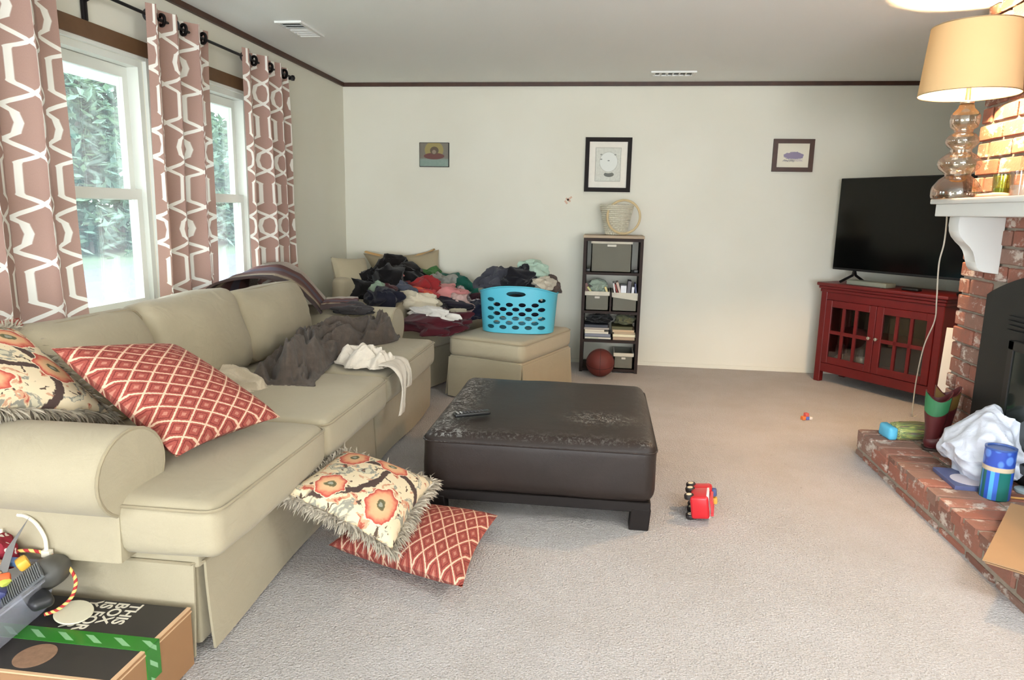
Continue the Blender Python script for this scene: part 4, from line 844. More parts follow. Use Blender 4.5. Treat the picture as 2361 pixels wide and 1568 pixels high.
book(-0.125, 0.080, 0.333, 0.350, (230, 222, 206), 'cream book in the middle of the taller stack')
book(-0.125, 0.045, 0.351, 0.368, (222, 200, 172), 'short tan book with cream edge in the taller stack')
book(-0.132, 0.085, 0.369, 0.386, (140, 136, 132), 'grey book near the top of the taller stack', pages=(190, 176, 160))
book(-0.130, 0.075, 0.387, 0.410, (52, 54, 64), 'dark navy book on top of the taller stack', pages=(60, 62, 72))
crumple('black_bag', (-0.01, 6.08, 0.448), (0.20, 0.2, 0.09), (20, 20, 22), 'black crumpled pouch on top of the taller book stack', 7.7, 0, 'pouch')
b = book(0.118, 0.308, 0.285, 0.312, (176, 148, 120), 'tan book at the bottom of the lower stack', pages=(186, 160, 132))
book(0.116, 0.312, 0.313, 0.335, (236, 226, 190), 'pale yellow book in the lower stack', pages=(240, 228, 194))
book(0.124, 0.308, 0.336, 0.352, (170, 146, 112), 'light brown book in the lower stack', pages=(196, 172, 140))
book(0.112, 0.300, 0.353, 0.374, (214, 188, 150), 'tan paperback near the top of the lower stack', pages=(206, 178, 140))
book(0.105, 0.285, 0.375, 0.402, (74, 70, 32), 'dark olive book on top of the lower stack', pages=(86, 82, 44))
crumple('olive_cloth', (0.215, 6.10, 0.445), (0.18, 0.2, 0.11), (112, 112, 82), 'olive cloth on top of the lower book stack', 9.1, 0, 'cloth')
# basketball
bb = empty('basketball', (0.020, 5.80, 0.118), label='dark red basketball on the carpet in front of the bookshelf', cat='ball')
bm = bmesh.new(); bmesh.ops.create_uvsphere(bm, u_segments=40, v_segments=24, radius=0.118); part('ball_skin', bm, mat('pebbled_rubber', S(104, 42, 36), 0.6, var=0.1, bump=0.5, bscale=220, bdist=0.003), bb)
for ax, rt in (('X', 0.3), ('X', PI/2+0.3), ('Y', PI/2)):
    bm = bmesh.new(); tube(bm, [(0.1185*math.cos(2*PI*k/48), 0.1185*math.sin(2*PI*k/48), 0) for k in range(48)], 0.0016, 6, closed=True); bm.transform(Matrix.Rotation(rt, 4, ax)); part('seam', bm, plain((30, 20, 20)), bb)
# round woven basket on the shelf
wb_ = empty('woven_basket', (0.105, 6.12, 1.176), label='pale woven round basket with hoop handle on top of the bookshelf', cat='basket')
WK = mat('pale_wicker', S(214, 208, 186), 0.75, var=0.12, vscale=30)
nrow = 15
for k in range(nrow):
    z = 0.012+k*0.0165; r0 = 0.080+0.055*(z/0.25)
    bm = bmesh.new(); tube(bm, [((r0+0.0035*math.cos(i*PI+k*PI))*math.cos(2*PI*i/48), (r0+0.0035*math.cos(i*PI+k*PI))*math.sin(2*PI*i/48), z) for i in range(48)], 0.0085, 6, closed=True); part('woven_row', bm, WK, wb_)
bm = bmesh.new()
for i in range(24):
    a = 2*PI*i/24; tube(bm, [(0.079*math.cos(a), 0.079*math.sin(a), 0.0), (0.135*math.cos(a), 0.135*math.sin(a), 0.255)], 0.004, 5)
part('stakes', bm, WK, wb_, kind='stuff')
part('basket_floor', lathe([(0, 0.002), (0.08, 0.002), (0.08, 0.010), (0, 0.010)], 32), WK, wb_)
bm = bmesh.new(); tube(bm, [(0.045+0.138*math.cos(t), -0.095, 0.152+0.138*math.sin(t)) for t in [2*PI*k/56 for k in range(56)]], 0.010, 8, closed=True); bm.transform(Matrix.Rotation(0.15, 4, 'Z')); part('hoop_handle', bm, mat('tan_cane', S(206, 184, 140), 0.6), wb_)

# ---------------------------------------------------------------- red media cabinet (own frame: x along its front, y to its back)
RZ = math.atan2(-0.816, 0.578)
cab = empty('media_cabinet', (1.818, 6.062, 0), RZ, 'barn red media cabinet with two glazed doors standing across the corner', 'cabinet')
RP = MT['red_paint']; CW, CD = 1.02, 0.37
part('top_panel', bevel(lohi(((-0.03, -0.03, 0.805), (CW+0.03, CD, 0.832))), 0.006), RP, cab)
part('cornice', bevel(lohi(((-0.018, -0.018, 0.782), (CW+0.018, CD, 0.806)), ((-0.008, -0.008, 0.755), (CW+0.008, CD, 0.783))), 0.005, 1), RP, cab, smooth=False)
for (x0, x1) in ((0, 0.055), (CW-0.055, CW)):
    for (y0, y1) in ((0, 0.05), (CD-0.05, CD)): part('leg', bevel(lohi(((x0, y0, 0.0), (x1, y1, 0.76))), 0.004, 1), RP, cab, smooth=False)
for x in (0.01, CW-0.03): part('side_panel', lohi(((x, 0.04, 0.10), (x+0.02, CD-0.03, 0.76))), RP, cab, smooth=False)
part('back_panel', lohi(((0.03, CD-0.025, 0.10), (CW-0.03, CD-0.012, 0.76))), plain((64, 44, 32)), cab, smooth=False)
part('rail', lohi(((0.05, 0.004, 0.695), (CW-0.05, 0.034, 0.757))), RP, cab, smooth=False)
part('apron', bevel(lohi(((0.05, 0.004, 0.09), (CW-0.05, 0.034, 0.165))), 0.003, 1), RP, cab, smooth=False)
part('cabinet_floor', lohi(((0.03, 0.03, 0.150), (CW-0.03, CD-0.02, 0.168))), RP, cab, smooth=False)
part('shelf', lohi(((0.03, 0.05, 0.425), (CW-0.03, CD-0.02, 0.440))), RP, cab, smooth=False)
for k, x0 in enumerate((0.058, 0.513)):
    x1 = x0+0.450; z0, z1 = 0.168, 0.692; st = 0.056; t0, t1 = -0.004, 0.020
    bars = [((x0, t0, z0), (x0+st, t1, z1)), ((x1-st, t0, z0), (x1, t1, z1)), ((x0+st, t0, z0), (x1-st, t1, z0+st)), ((x0+st, t0, z1-st), (x1-st, t1, z1))]
    dr = part('door', bevel(lohi(*bars), 0.003, 1), RP, cab, smooth=False)
    zc = (z0+z1)/2; cw = (x1-x0-2*st)
    mun = [((x0+st, t0+0.003, zc-0.014), (x1-st, t1-0.003, zc+0.014))]+[((x0+st+cw*q/3-0.012, t0+0.003, z0+st), (x0+st+cw*q/3+0.012, t1-0.003, z1-st)) for q in (1, 2)]
    part('muntin', lohi(*mun), RP, dr, smooth=False)
    for q in range(3):
        for h in (0, 1):
            a = x0+st+cw*q/3; part('pane', lohi(((a, 0.006, z0+st if not h else zc), (a+cw/3, 0.009, zc if not h else z1-st))), MT['cabinet_glass'], dr, smooth=False)
    kx = x1-0.028 if k == 0 else x0+0.028
    kb = lathe([(0, 0), (0.007, 0.0), (0.005, 0.012), (0.012, 0.018), (0.013, 0.026), (0, 0.031)], 16); kb.transform(T3(kx, t0, zc+0.01) @ Matrix.Rotation(PI/2, 4, 'X')); part('knob', kb, mat('pewter', S(190, 184, 168), 0.3, metal=0.8) if k == 0 else bpy.data.materials['pewter'], dr)
def incab(x, y, z): return tuple((MW[cab.name] @ Vector((x, y, z))))
p = incab(0.36, 0.10, 0.168); cj = empty('candle_jar', p, label='glass jar with white candle inside the red cabinet, lower door pane by the knobs', cat='jar')
part('jar_glass', lathe([(0, 0), (0.052, 0), (0.055, 0.02), (0.055, 0.13), (0.045, 0.145), (0.045, 0.16), (0.042, 0.16), (0.042, 0.14), (0.05, 0.128), (0.05, 0.006), (0, 0.006)], 28), MT['clear_glass'], cj); part('candle', lathe([(0, 0.008), (0.046, 0.008), (0.046, 0.085), (0, 0.085)], 28), plain((240, 236, 226)), cj)
p = incab(0.14, 0.10, 0.168); single('figurine', add(bmesh.new(), soft_box((0.10, 0.05, 0.05), 0.02, (0.01, .01, .01), 4, 0.01, 3, 20), T3(*p) @ T3(0, 0, 0.03) @ Matrix.Rotation(-0.5, 4, 'Y')), plain((196, 176, 158)), 'small pale shell ornament inside the red cabinet, outermost lower pane', 'ornament', p)
p = incab(0.245, 0.12, 0.168); single('wicker_ball', lathe([(0, 0.0), (0.045, 0.01), (0.065, 0.045), (0.055, 0.085), (0.02, 0.105), (0, 0.107)], 24, p), mat('brown_wicker', S(132, 96, 80), 0.8, bump=0.8, bscale=90, bdist=0.01), 'brown rounded ornament inside the red cabinet beside the candle jar', 'ornament', p)
# television
tv = empty('television', tuple(MW[cab.name] @ Vector((0.6, 0.20, 0.832))), RZ, 'large black flat television standing on the red cabinet', 'television')
tx0, tx1, tz0, tz1 = -0.665, 0.66, 0.098, 0.845
part('casing', bevel(lohi(((tx0, -0.012, tz0), (tx1, 0.035, tz1))), 0.004, 1), MT['black_plastic'], tv, smooth=False)
part('screen', lohi(((tx0+0.008, -0.0145, tz0+0.018), (tx1-0.008, -0.0115, tz1-0.008))), MT['screen'], tv, smooth=False)
for x in (-0.47, 0.47):
    bm = bmesh.new(); tube(bm, [(x, 0.01, tz0+0.01), (x, -0.01, 0.06), (x-0.01, -0.14, 0.012)], 0.011, 8); tube(bm, [(x, 0.01, tz0+0.01), (x, 0.03, 0.06), (x+0.01, 0.12, 0.012)], 0.011, 8); part('foot', bm, MT['black_plastic'], tv)
stb = empty('cable_box', tuple(MW[cab.name] @ Vector((0.38, 0.075, 0.832))), RZ, 'flat grey green box on the red cabinet under the television', 'media box')
part('casing', rbox((0, 0, 0.020), (0.34, 0.12, 0.034), 0.004), plain((132, 138, 126)), stb); part('foot', lohi(((-0.15, -0.05, 0), (-0.13, 0.05, 0.004)), ((0.13, -0.05, 0), (0.15, 0.05, 0.004))), MT['black_plastic'], stb, smooth=False)
p = MW[cab.name] @ Vector((0.72, 0.07, 0.832)); single('game_controller', add(bmesh.new(), soft_box((0.13, 0.06, 0.022), 0.010, (0.004, .004, .004), 4, 0.004, 3, 20), Matrix.Translation(p) @ Matrix.Rotation(RZ, 4, 'Z') @ T3(0, 0, 0.011)), MT['black_plastic'], 'small black controller on the cabinet top beside the grey green box', 'controller', p)

# ---------------------------------------------------------------- fireplace: chimney breast, hearth, stove, mantel
FX, FY0, FY1, HX = 2.0, 2.17, 4.215, 1.52
def brick_mesh():
    bm = boxes(((0, 0, 0), (1, 1, 1))); bmesh.ops.bevel(bm, geom=list(bm.edges), offset=0.07, segments=1, affect='EDGES'); bmesh.ops.recalc_face_normals(bm, faces=bm.faces)
    return bm
BRICK = mesh_of('brick', brick_mesh(), MT['brick'], smooth=False)
def brick(parent, c, s, rot=0.0):
    o = bpy.data.objects.new('brick', BRICK); COL.objects.link(o); o.parent = parent
    o.location = Vector(c)-parent.location; o.scale = s; o.rotation_euler = (R.gauss(0, 0.008), R.gauss(0, 0.008), R.gauss(0, 0.012)+rot); return o
chim = empty('chimney_breast', (FX, (FY0+FY1)/2, 0.14), label='old red brick chimney breast with whitewash stains rising to the ceiling', cat='chimney')
INS = (2.54, 3.865, 0.145, 0.985, 1.14)  # stove front: y0, y1, z0, shoulder, crown
def arch(y): t = (y-(INS[0]+INS[1])/2)/((INS[1]-INS[0])/2); return INS[3]+(INS[4]-INS[3])*max(0, 1-abs(t)**2.0)
part('core', lohi(((FX+0.012, FY0+0.012, 0.0), (XR, FY1-0.012, ZC))), MT['mortar'], chim, True, False)
CH_, BL = 0.0905, 0.228; z = 0.145; row = 0
while z < ZC-0.04:
    h = min(CH_-0.012, ZC-z-0.004); y = FY1; first = True
    out = 0.035 if z > ZC-0.18 else 0.0
    while y > FY0+0.03:
        L = BL*0.47 if (first and row % 2) else BL
        L = min(L, y-FY0); first = False; yc = y-L/2
        inside = z+h*0.35 < arch(yc) and INS[0] < yc < INS[1]
        if not inside and not (INS[0]-0.02 < yc < INS[1] and z+h < arch(yc)):
            a, b = y, y-L+0.012
            if z < INS[3] and b < INS[1] < a: b = INS[1]+0.004
            if a-b > 0.03: brick(chim, (FX+0.05-out-R.uniform(0, 0.010), (a+b)/2, z+h/2), (0.10, a-b, h*R.uniform(0.97, 1.03)))
        y -= L
    z += CH_; row += 1
for k in range(26): # the far return of the chimney
    zz = 0.145+k*CH_; hh = min(CH_-0.012, ZC-zz-0.003)
    if hh < 0.03: continue
    for j in range(4): brick(chim, (FX+0.22+j*0.23+(0.1 if k % 2 else 0), FY1-0.045+R.uniform(0, 0.006), zz+hh/2), (0.216, 0.10, hh))
hearth = empty('hearth', (HX, 3.1, 0), label='raised brick hearth running along the carpet under the fireplace', cat='hearth')
HY0, HY1, HZ = 1.72, 4.155, 0.146
part('core', lohi(((HX+0.010, HY0+0.01, 0), (FX+0.02, HY1-0.010, HZ-0.006))), MT['mortar'], hearth, True, False)
y = HY1; k = 0
while y > HY0+0.05:  # top course: bricks laid crosswise
    wv = 0.112
    for j, (xa, xb) in enumerate(((HX, HX+0.236), (HX+0.246, FX-0.006))): brick(hearth, ((xa+xb)/2, y-wv/2, HZ-0.030+R.uniform(-0.002, 0.003)), (xb-xa-0.004, wv-0.015, 0.062))
    y -= wv
for rowz, h, off in ((0.040, 0.088, 0.0), (-0.05, 0.080, 0.11)): # front courses, the lower one sunk in the pile
    y = HY1-off
    if off: brick(hearth, (HX+0.052, HY1-off/2, rowz+h/2), (0.10, off-0.012, h-0.006))
    while y > HY0+0.05:
        L = min(0.232, y-HY0)
        brick(hearth, (HX+0.052-R.uniform(0, 0.004), y-L/2, rowz+(h-0.006)/2), (0.10, L-0.012, h-0.008)); y -= L
for j in range(2): brick(hearth, (HX+0.20+j*0.23, HY1-0.05, 0.082), (0.22, 0.10, 0.078))
# stove front
st = empty('wood_stove', (FX-0.01, 3.2, 0.146), label='black fireplace stove front with arched top and glass doors', cat='stove')
def arch_plate(y0, y1, z0, zs, zc, x0, x1, n_=24):
    bm = bmesh.new(); pts = [(y0, z0)]
    for k in range(n_+1):
        t = -1+2*k/n_; pts.append(((y0+y1)/2+t*(y1-y0)/2, zs+(zc-zs)*(1-abs(t)**2)))
    pts.append((y1, z0)); A = [bm.verts.new((x0, y, z)) for y, z in pts]; B = [bm.verts.new((x1, y, z)) for y, z in pts]
    bm.faces.new(A); bm.faces.new(B[::-1])
    for k in range(len(pts)): bm.faces.new((A[k], A[(k+1) % len(pts)], B[(k+1) % len(pts)], B[k]))
    return bm
part('surround', bevel(arch_plate(INS[0], INS[1], 0.146, INS[3], INS[4], FX-0.03, FX+0.06), 0.004, 1), MT['stove'], st, True, False)
for (a, b) in ((2.86, 3.19), (3.21, 3.545)):
    dr = part('door', bevel(lohi(((FX-0.055, a, 0.22), (FX-0.028, b, 0.80))), 0.006, 1), MT['stove'], st, True, False)
    part('door_frame', bevel(lohi(((FX-0.066, a, 0.22), (FX-0.052, a+0.045, 0.80)), ((FX-0.066, b-0.045, 0.22), (FX-0.052, b, 0.80)), ((FX-0.066, a, 0.755), (FX-0.052, b, 0.80)), ((FX-0.066, a, 0.22), (FX-0.052, b, 0.265))), 0.003, 1), MT['black_plastic'], dr, True, False)
    part('door_glass', lohi(((FX-0.060, a+0.045, 0.265), (FX-0.053, b-0.045, 0.755))), MT['stove_glass'], dr, True, False)
part('louvre', lohi(*[((FX-0.045, 2.78, 0.83+k*0.022), (FX-0.028, 3.62, 0.842+k*0.022)) for k in range(4)]), MT['stove'], st, True, False)
# mantel
MX, MY0, MY1, MZ = 1.70, 2.40, 4.005, 1.460
mt = empty('mantel_shelf', (1.85, (MY0+MY1)/2, 1.372), label='white painted mantel shelf with scrolled brackets on the brick chimney', cat='mantel')
part('shelf_board', bevel(lohi(((MX, MY0, MZ-0.026), (FX, MY1, MZ))), 0.005), MT['white_paint'], mt, True)
part('fascia', bevel(lohi(((MX+0.022, MY0+0.022, 1.372), (FX, MY1-0.022, MZ-0.025))), 0.003, 1), MT['white_paint'], mt, True, False)
def corbel(y0, y1):
    prof = [(0.24, 0), (0.24, -0.045), (0.236, -0.075), (0.222, -0.102), (0.196, -0.127), (0.168, -0.150), (0.146, -0.172), (0.134, -0.198), (0.128, -0.228), (0.120, -0.252), (0.104, -0.270), (0.080, -0.276), (0, -0.286)]
    prof = [(x*0.92, z) for x, z in prof]
    bm = bmesh.new(); A = [bm.verts.new((FX-x, y0, 1.372+z)) for x, z in prof+[(0, 0)]]; B = [bm.verts.new((FX-x, y1, 1.372+z)) for x, z in prof+[(0, 0)]]
    bm.faces.new(A); bm.faces.new(B[::-1])
    for k in range(len(A)): bm.faces.new((A[k], A[(k+1) % len(A)], B[(k+1) % len(A)], B[k]))
    return bevel(bm, 0.003, 1)
for (a, b) in ((3.84, 3.945), (2.50, 2.605)): part('corbel', corbel(a, b), MT['white_paint'], mt, True, True)

# ---------------------------------------------------------------- mantel things: lamp, jars
lamp = empty('table_lamp', LAMP, label='lit table lamp with cream drum shade and stacked glass base on the mantel', cat='lamp')
prof = [(0.0, 0.0), (0.108, 0.0), (0.112, 0.012), (0.112, 0.042), (0.106, 0.060), (0.082, 0.094), (0.058, 0.112), (0.060, 0.124), (0.088, 0.146), (0.098, 0.170), (0.092, 0.194), (0.070, 0.214), (0.048, 0.228), (0.047, 0.244), (0.062, 0.256), (0.074, 0.276), (0.072, 0.296), (0.056, 0.314), (0.040, 0.324), (0.042, 0.336), (0.060, 0.350), (0.066, 0.376), (0.066, 0.404), (0.056, 0.420), (0.036, 0.440), (0.034, 0.455), (0.024, 0.462), (0.0, 0.464)]
part('glass_base', lathe(prof, 40), MT['lamp_glass'], lamp)
part('neck', lathe([(0.0, 0.462), (0.030, 0.462), (0.032, 0.470), (0.012, 0.478), (0.010, 0.60), (0.018, 0.604), (0.018, 0.63), (0.0, 0.632)], 24), mat('brushed_nickel', S(200, 186, 160), 0.35, metal=0.9), lamp)
sh = bmesh.new(); add(sh, lathe([(0.222, 0.505), (0.196, 0.825)], 56)); part('lamp_shade', sh, MT['shade'], lamp, fix=False)
bm = bmesh.new()
for r_, z_ in ((0.222, 0.505), (0.196, 0.825)): tube(bm, [(r_*math.cos(2*PI*k/56), r_*math.sin(2*PI*k/56), z_) for k in range(56)], 0.0025, 6, closed=True)
for k in range(3): tube(bm, [(0.196*math.cos(2*PI*k/3), 0.196*math.sin(2*PI*k/3), 0.825), (0, 0, 0.820)], 0.002, 6)
tube(bm, [(0.018, 0, 0.60), (0.07, 0, 0.68), (0.05, 0, 0.79), (0.0, 0, 0.825)], 0.002, 6)
part('shade_frame', bm, bpy.data.materials['brushed_nickel'], lamp)
part('finial', lathe([(0, 0.822), (0.012, 0.824), (0.018, 0.836), (0.010, 0.846), (0, 0.848)], 20), bpy.data.materials['brushed_nickel'], lamp)
part('bulb', lathe([(0, 0.632), (0.014, 0.634), (0.028, 0.668), (0.030, 0.69), (0.02, 0.712), (0, 0.72)], 24), MT['bulb'], lamp)
cordp = smooth_path([(1.74, 3.95, 1.466), (1.765, 3.995, 1.466), (1.79, 4.022, 1.44), (1.805, 4.03, 1.364), (1.839, 4.10, 1.232), (1.871, 4.20, 1.108), (1.973, 4.40, 0.892), (2.044, 4.55, 0.743), (2.089, 4.75, 0.544), (2.156, 4.95, 0.268), (2.19, 5.02, 0.02), (2.22, 5.03, 0.006)], 8)
bm = bmesh.new(); tube(bm, cordp, 0.0042, 6); part('power_cord', bm, plain((226, 220, 204)), lamp, True)
def jar(name, c, r, h, m, label, cat):
    o = empty(name, c, label=label, cat=cat)
    part('glass_wall', lathe([(0, 0), (r*0.86, 0), (r*0.9, 0.006), (r, h), (r-0.004, h), (r*0.9-0.004, 0.012), (0, 0.012)], 28), m, o); return o
j = jar('glass_tumbler', (1.905, 3.735, 1.460), 0.044, 0.115, MT['green_glass'], 'green glass votive on the mantel beside the lamp', 'candle holder'); part('wax', lathe([(0, 0.014), (0.034, 0.014), (0.036, 0.05), (0, 0.05)], 24), plain((196, 190, 120)), j)
j = jar('glass_jar', (1.925, 3.610, 1.460), 0.052, 0.125, MT['clear_glass'], 'clear glass candle jar on the mantel cut by the frame edge', 'candle holder'); part('wax', lathe([(0, 0.014), (0.042, 0.014), (0.044, 0.06), (0, 0.06)], 24), plain((236, 214, 200)), j)
single('soap_dish', add(bmesh.new(), soft_box((0.10, 0.15, 0.022), 0.010, (0.004, 0.004, 0.006), 5, 0.004, 2, 14), T3(1.855, 3.70, 1.471)), plain((232, 178, 152)), 'flat peach dish on the mantel beside the lamp base', 'dish', (1.855, 3.70, 1.46))

# ---------------------------------------------------------------- hearth things
pk = empty('craft_package', (1.73, 4.02, HZ), label='clear package of coloured yarn strands with sky blue end on the hearth', cat='package')
n = NT('yarn_strands'); co = n.coord(); q = n.noise(n.map(co, (1.5, 40, 40)), 2.2, 3, 0.6)
n.set(Base_Color=n.ramp(q, [(0.25, S(70, 60, 92)), (0.38, S(120, 150, 92)), (0.47, S(204, 200, 120)), (0.53, S(88, 128, 84)), (0.60, S(150, 112, 104)), (0.68, S(84, 88, 130)), (0.8, S(214, 204, 160))]), Roughness=0.35); n.bump(q, 0.6, 0.01); MT['yarn'] = n.m
bm = soft_box((0.235, 0.12, 0.075), 0.03, (0.004, 0.012, 0.012), 6, 0.006, 3, 14); bm.transform(T3(0.035, 0.0, 0.041)); part('yarn_bundle', bm, MT['yarn'], pk)
bm = soft_box((0.05, 0.125, 0.07), 0.014, (0.004, 0.006, 0.004), 4, 0.003, 3, 14); bm.transform(T3(-0.098, 0.0, 0.037)); part('card_end', bm, plain((96, 190, 226)), pk)
pk.rotation_euler = (0, 0, 0.12)
boot = empty('boot', (1.785, 3.83, HZ), PI-0.25, 'dark red western boot with green inset standing on the hearth', 'boot')
BR = mat('oxblood_leather', S(92, 34, 36), 0.4, var=0.3, vscale=12)
bm = bmesh.new(); prev = None
secs = [(0.0, 0.0, 0.034, 0.032), (0.02, 0.0, 0.036, 0.034), (0.05, 0.0, 0.038, 0.036), (0.09, 0.0, 0.040, 0.038), (0.14, -0.002, 0.046, 0.042), (0.20, -0.003, 0.056, 0.047), (0.26, -0.004, 0.062, 0.051), (0.30, -0.006, 0.064, 0.053)]
for (z, x, rx, ry) in secs:
    ring = []
    for k in range(28):
        a = 2*PI*k/28; zz = z+(0.026*math.cos(2*a) if z > 0.25 else 0); ring.append(bm.verts.new((x+rx*math.cos(a), ry*math.sin(a), zz)))
    if prev:
        for k in range(28): bm.faces.new((prev[k], prev[(k+1) % 28], ring[(k+1) % 28], ring[k]))
    prev = ring
thicken(bm, 0.004); part('shaft', bm, BR, boot)
bm = soft_box((0.215, 0.085, 0.075), 0.034, (0.01, 0.004, 0.006), 5, 0.002); 
for v in bm.verts:
    t = max(0, (v.co.x)/0.11); v.co.z -= 0.022*t; v.co.y *= 1-0.45*t*t; v.co.z *= 1-0.25*t
bm.transform(T3(-0.075, 0, 0.045) @ Matrix.Rotation(PI, 4, 'Z')); part('foot', bm, BR, boot)
bm = soft_box((0.235, 0.088, 0.012), 0.005, (0, 0, 0), 6, 0)
for v in bm.verts:
    t = max(0, v.co.x/0.12); v.co.y *= 1-0.4*t*t
bm.transform(T3(-0.075, 0, 0.010) @ Matrix.Rotation(PI, 4, 'Z')); part('sole', bm, plain((50, 34, 26)), boot)
def bootpatch(u, v):
    a = 1.35+(u-0.5)*2.1; z = 0.222+0.010*v+0.055*v+(0.026*math.cos(2*a)+0.012)*v-(0.030*(1-(2*u-1)**2))*(1-v); s = min(1.0, max(0.0, (z-0.19)/0.11))
    return Vector((-0.002-0.004*s+(0.0610+0.0085*s)*math.cos(a), (0.0505+0.0075*s)*math.sin(a), z))
part('inset', grid(bootpatch, 14, 8), plain((48, 112, 70), 0.5), boot)
boot2 = empty('boot', (1.885, 3.955, HZ), PI-0.1, 'second dark boot standing behind the green inset boot', 'boot')
for c in boot.children:
    k = clone(c, boot2)
    if c.name.startswith('inset'): k.data = k.data.copy(); k.data.materials[0] = plain((110, 84, 40), 0.5)
bk = empty('storybook', (1.740, 3.36, HZ), -0.05, 'blue book with a pale cover picture lying under the white bag', 'book')
part('cover', rbox((0, 0, 0.010), (0.20, 0.25, 0.020), 0.002, 1), plain((92, 100, 142), 0.4), bk, smooth=False)
part('cover_print', lathe([(0, 0), (0.075, 0), (0.075, 0.0012), (0, 0.0012)], 28, (-0.005, -0.03, 0.0202)), plain((226, 216, 222), 0.4), bk)
bag = empty('plastic_bag', (1.845, 3.455, HZ), label='white crumpled plastic shopping bag slumped on the hearth', cat='bag')
n = NT('white_polythene'); co = n.coord(); n.set(Base_Color=S(216, 221, 232), Roughness=0.32); n.b.inputs['Subsurface Weight'].default_value = 0.0; n.bump(n.noise(co, 22, 4, 0.6, 0.6), 0.25, 0.02); MT['polythene'] = n.m
bm = bmesh.new(); bmesh.ops.create_icosphere(bm, subdivisions=6, radius=1.0)
for v in bm.verts:
    p = v.co.copy(); q = p*1.1+Vector((3.3, 1.2, 7.7)); w1 = noise.noise(q*1.2); rid = 1-2*abs(noise.noise(q*1.15+Vector((w1, w1, 0)))); r2 = 1-2*abs(noise.noise(q*2.6))
    k = 0.86+0.20*rid+0.07*r2+0.12*w1; up = max(0, p.z)
    x = p.x*0.165*k*(1-0.35*up**2); y = p.y*0.215*k*(1-0.30*up**2); z = 0.135+p.z*0.150*k + 0.05*up**2
    v.co = Vector((x+0.035*up, y+0.0*up, max(0.004+0.01*noise.noise(q*3), z)))
part('bag_skin', bm, MT['polythene'], bag)
cup = empty('cup_pack', (1.775, 3.19, HZ), label='blue patterned cylinder of party cups on the hearth in front of the bag', cat='container')
n = NT('blue_label'); g = n.xyz(n.coord('Object')); an = n.math('ARCTAN2', g[1], g[0]); cv = n.math('FLOOR', n.math('MULTIPLY', an, 3.6)); wn = n.new('ShaderNodeTexWhiteNoise', noise_dimensions='1D'); n.put(wn.inputs['W'], cv)
low = n.ramp(wn.outputs['Value'], [(0.0, S(46, 92, 196)), (0.3, S(94, 182, 232)), (0.5, S(34, 110, 104)), (0.7, S(178, 214, 190)), (0.85, S(66, 110, 210))], 'CONSTANT')
hi = n.mix(n.step(n.voro(n.map(n.coord('Object'), (1, 1, 0.8)), 26), 0.35, 0.5), S(96, 140, 220), S(52, 82, 176))
col = n.mix(n.step(g[2], 0.128, 0.132), low, S(206, 188, 160)); col = n.mix(n.step(g[2], 0.148, 0.152), col, hi)
n.set(Base_Color=col, Roughness=0.3); MT['bluelabel'] = n.m
part('label_wall', lathe([(0, 0.0), (0.058, 0.0), (0.060, 0.004), (0.060, 0.222), (0.056, 0.226)], 40), MT['bluelabel'], cup); part('lid', lathe([(0.057, 0.224), (0.061, 0.224), (0.061, 0.232), (0.052, 0.232), (0.05, 0.226), (0, 0.226)], 40), plain((64, 92, 158), 0.3), cup)
pc = empty('pencil', (1.90, 3.17, HZ+0.006), -0.1, 'yellow pencil on the hearth beside the blue cup pack', 'pencil'); bm = bmesh.new(); tube(bm, [(-0.08, 0, 0), (0.09, 0, 0)], 0.005, 6); part('shaft', bm, plain((214, 162, 92)), pc); bm = bmesh.new(); tube(bm, [(-0.08, 0, 0), (-0.10, 0, 0)], lambda t: 0.005*(1-t)+0.0006, 6); part('tip', bm, plain((206, 178, 140)), pc)
single('jar_lid', lathe([(0, 0), (0.04, 0), (0.042, 0.003), (0.042, 0.014), (0.036, 0.018), (0, 0.018)], 32, (1.945, 3.27, HZ)), plain((176, 196, 202), 0.3), 'small pale grey lid on the hearth beside the blue cup pack', 'lid', (1.945, 3.27, HZ))
cbx = empty('cardboard_sheet', (1.66, 2.62, HZ), label='folded brown cardboard sheet lying on the near end of the hearth', cat='cardboard')
CB = mat('cardboard', S(164, 128, 92), 0.8, var=0.08, vscale=6)
def slab(pts, th):
    bm = bmesh.new(); v = [bm.verts.new(p) for p in pts]; f = bm.faces.new(v); thicken(bm, th); return bm
part('panel', slab([(1.385, 2.50, 0.165), (1.715, 2.96, 0.205), (2.0, 2.76, 0.205), (1.67, 2.29, 0.165)], 0.005), CB, cbx, True, False)
part('panel', slab([(1.395, 2.50, 0.156), (1.72, 2.95, 0.158), (2.0, 2.75, 0.157), (1.68, 2.29, 0.155)], 0.005), CB, cbx, True, False)
wbd = empty('white_board', (2.15, 4.42, 0), label='white painted board leaning behind the chimney beside the red cabinet', cat='board')
part('board', slab([(2.105, 4.56, 0.0), (2.34, 4.44, 0.0), (2.345, 4.41, 0.705), (2.110, 4.53, 0.705)], 0.018), MT['white_paint'], wbd, True, False)

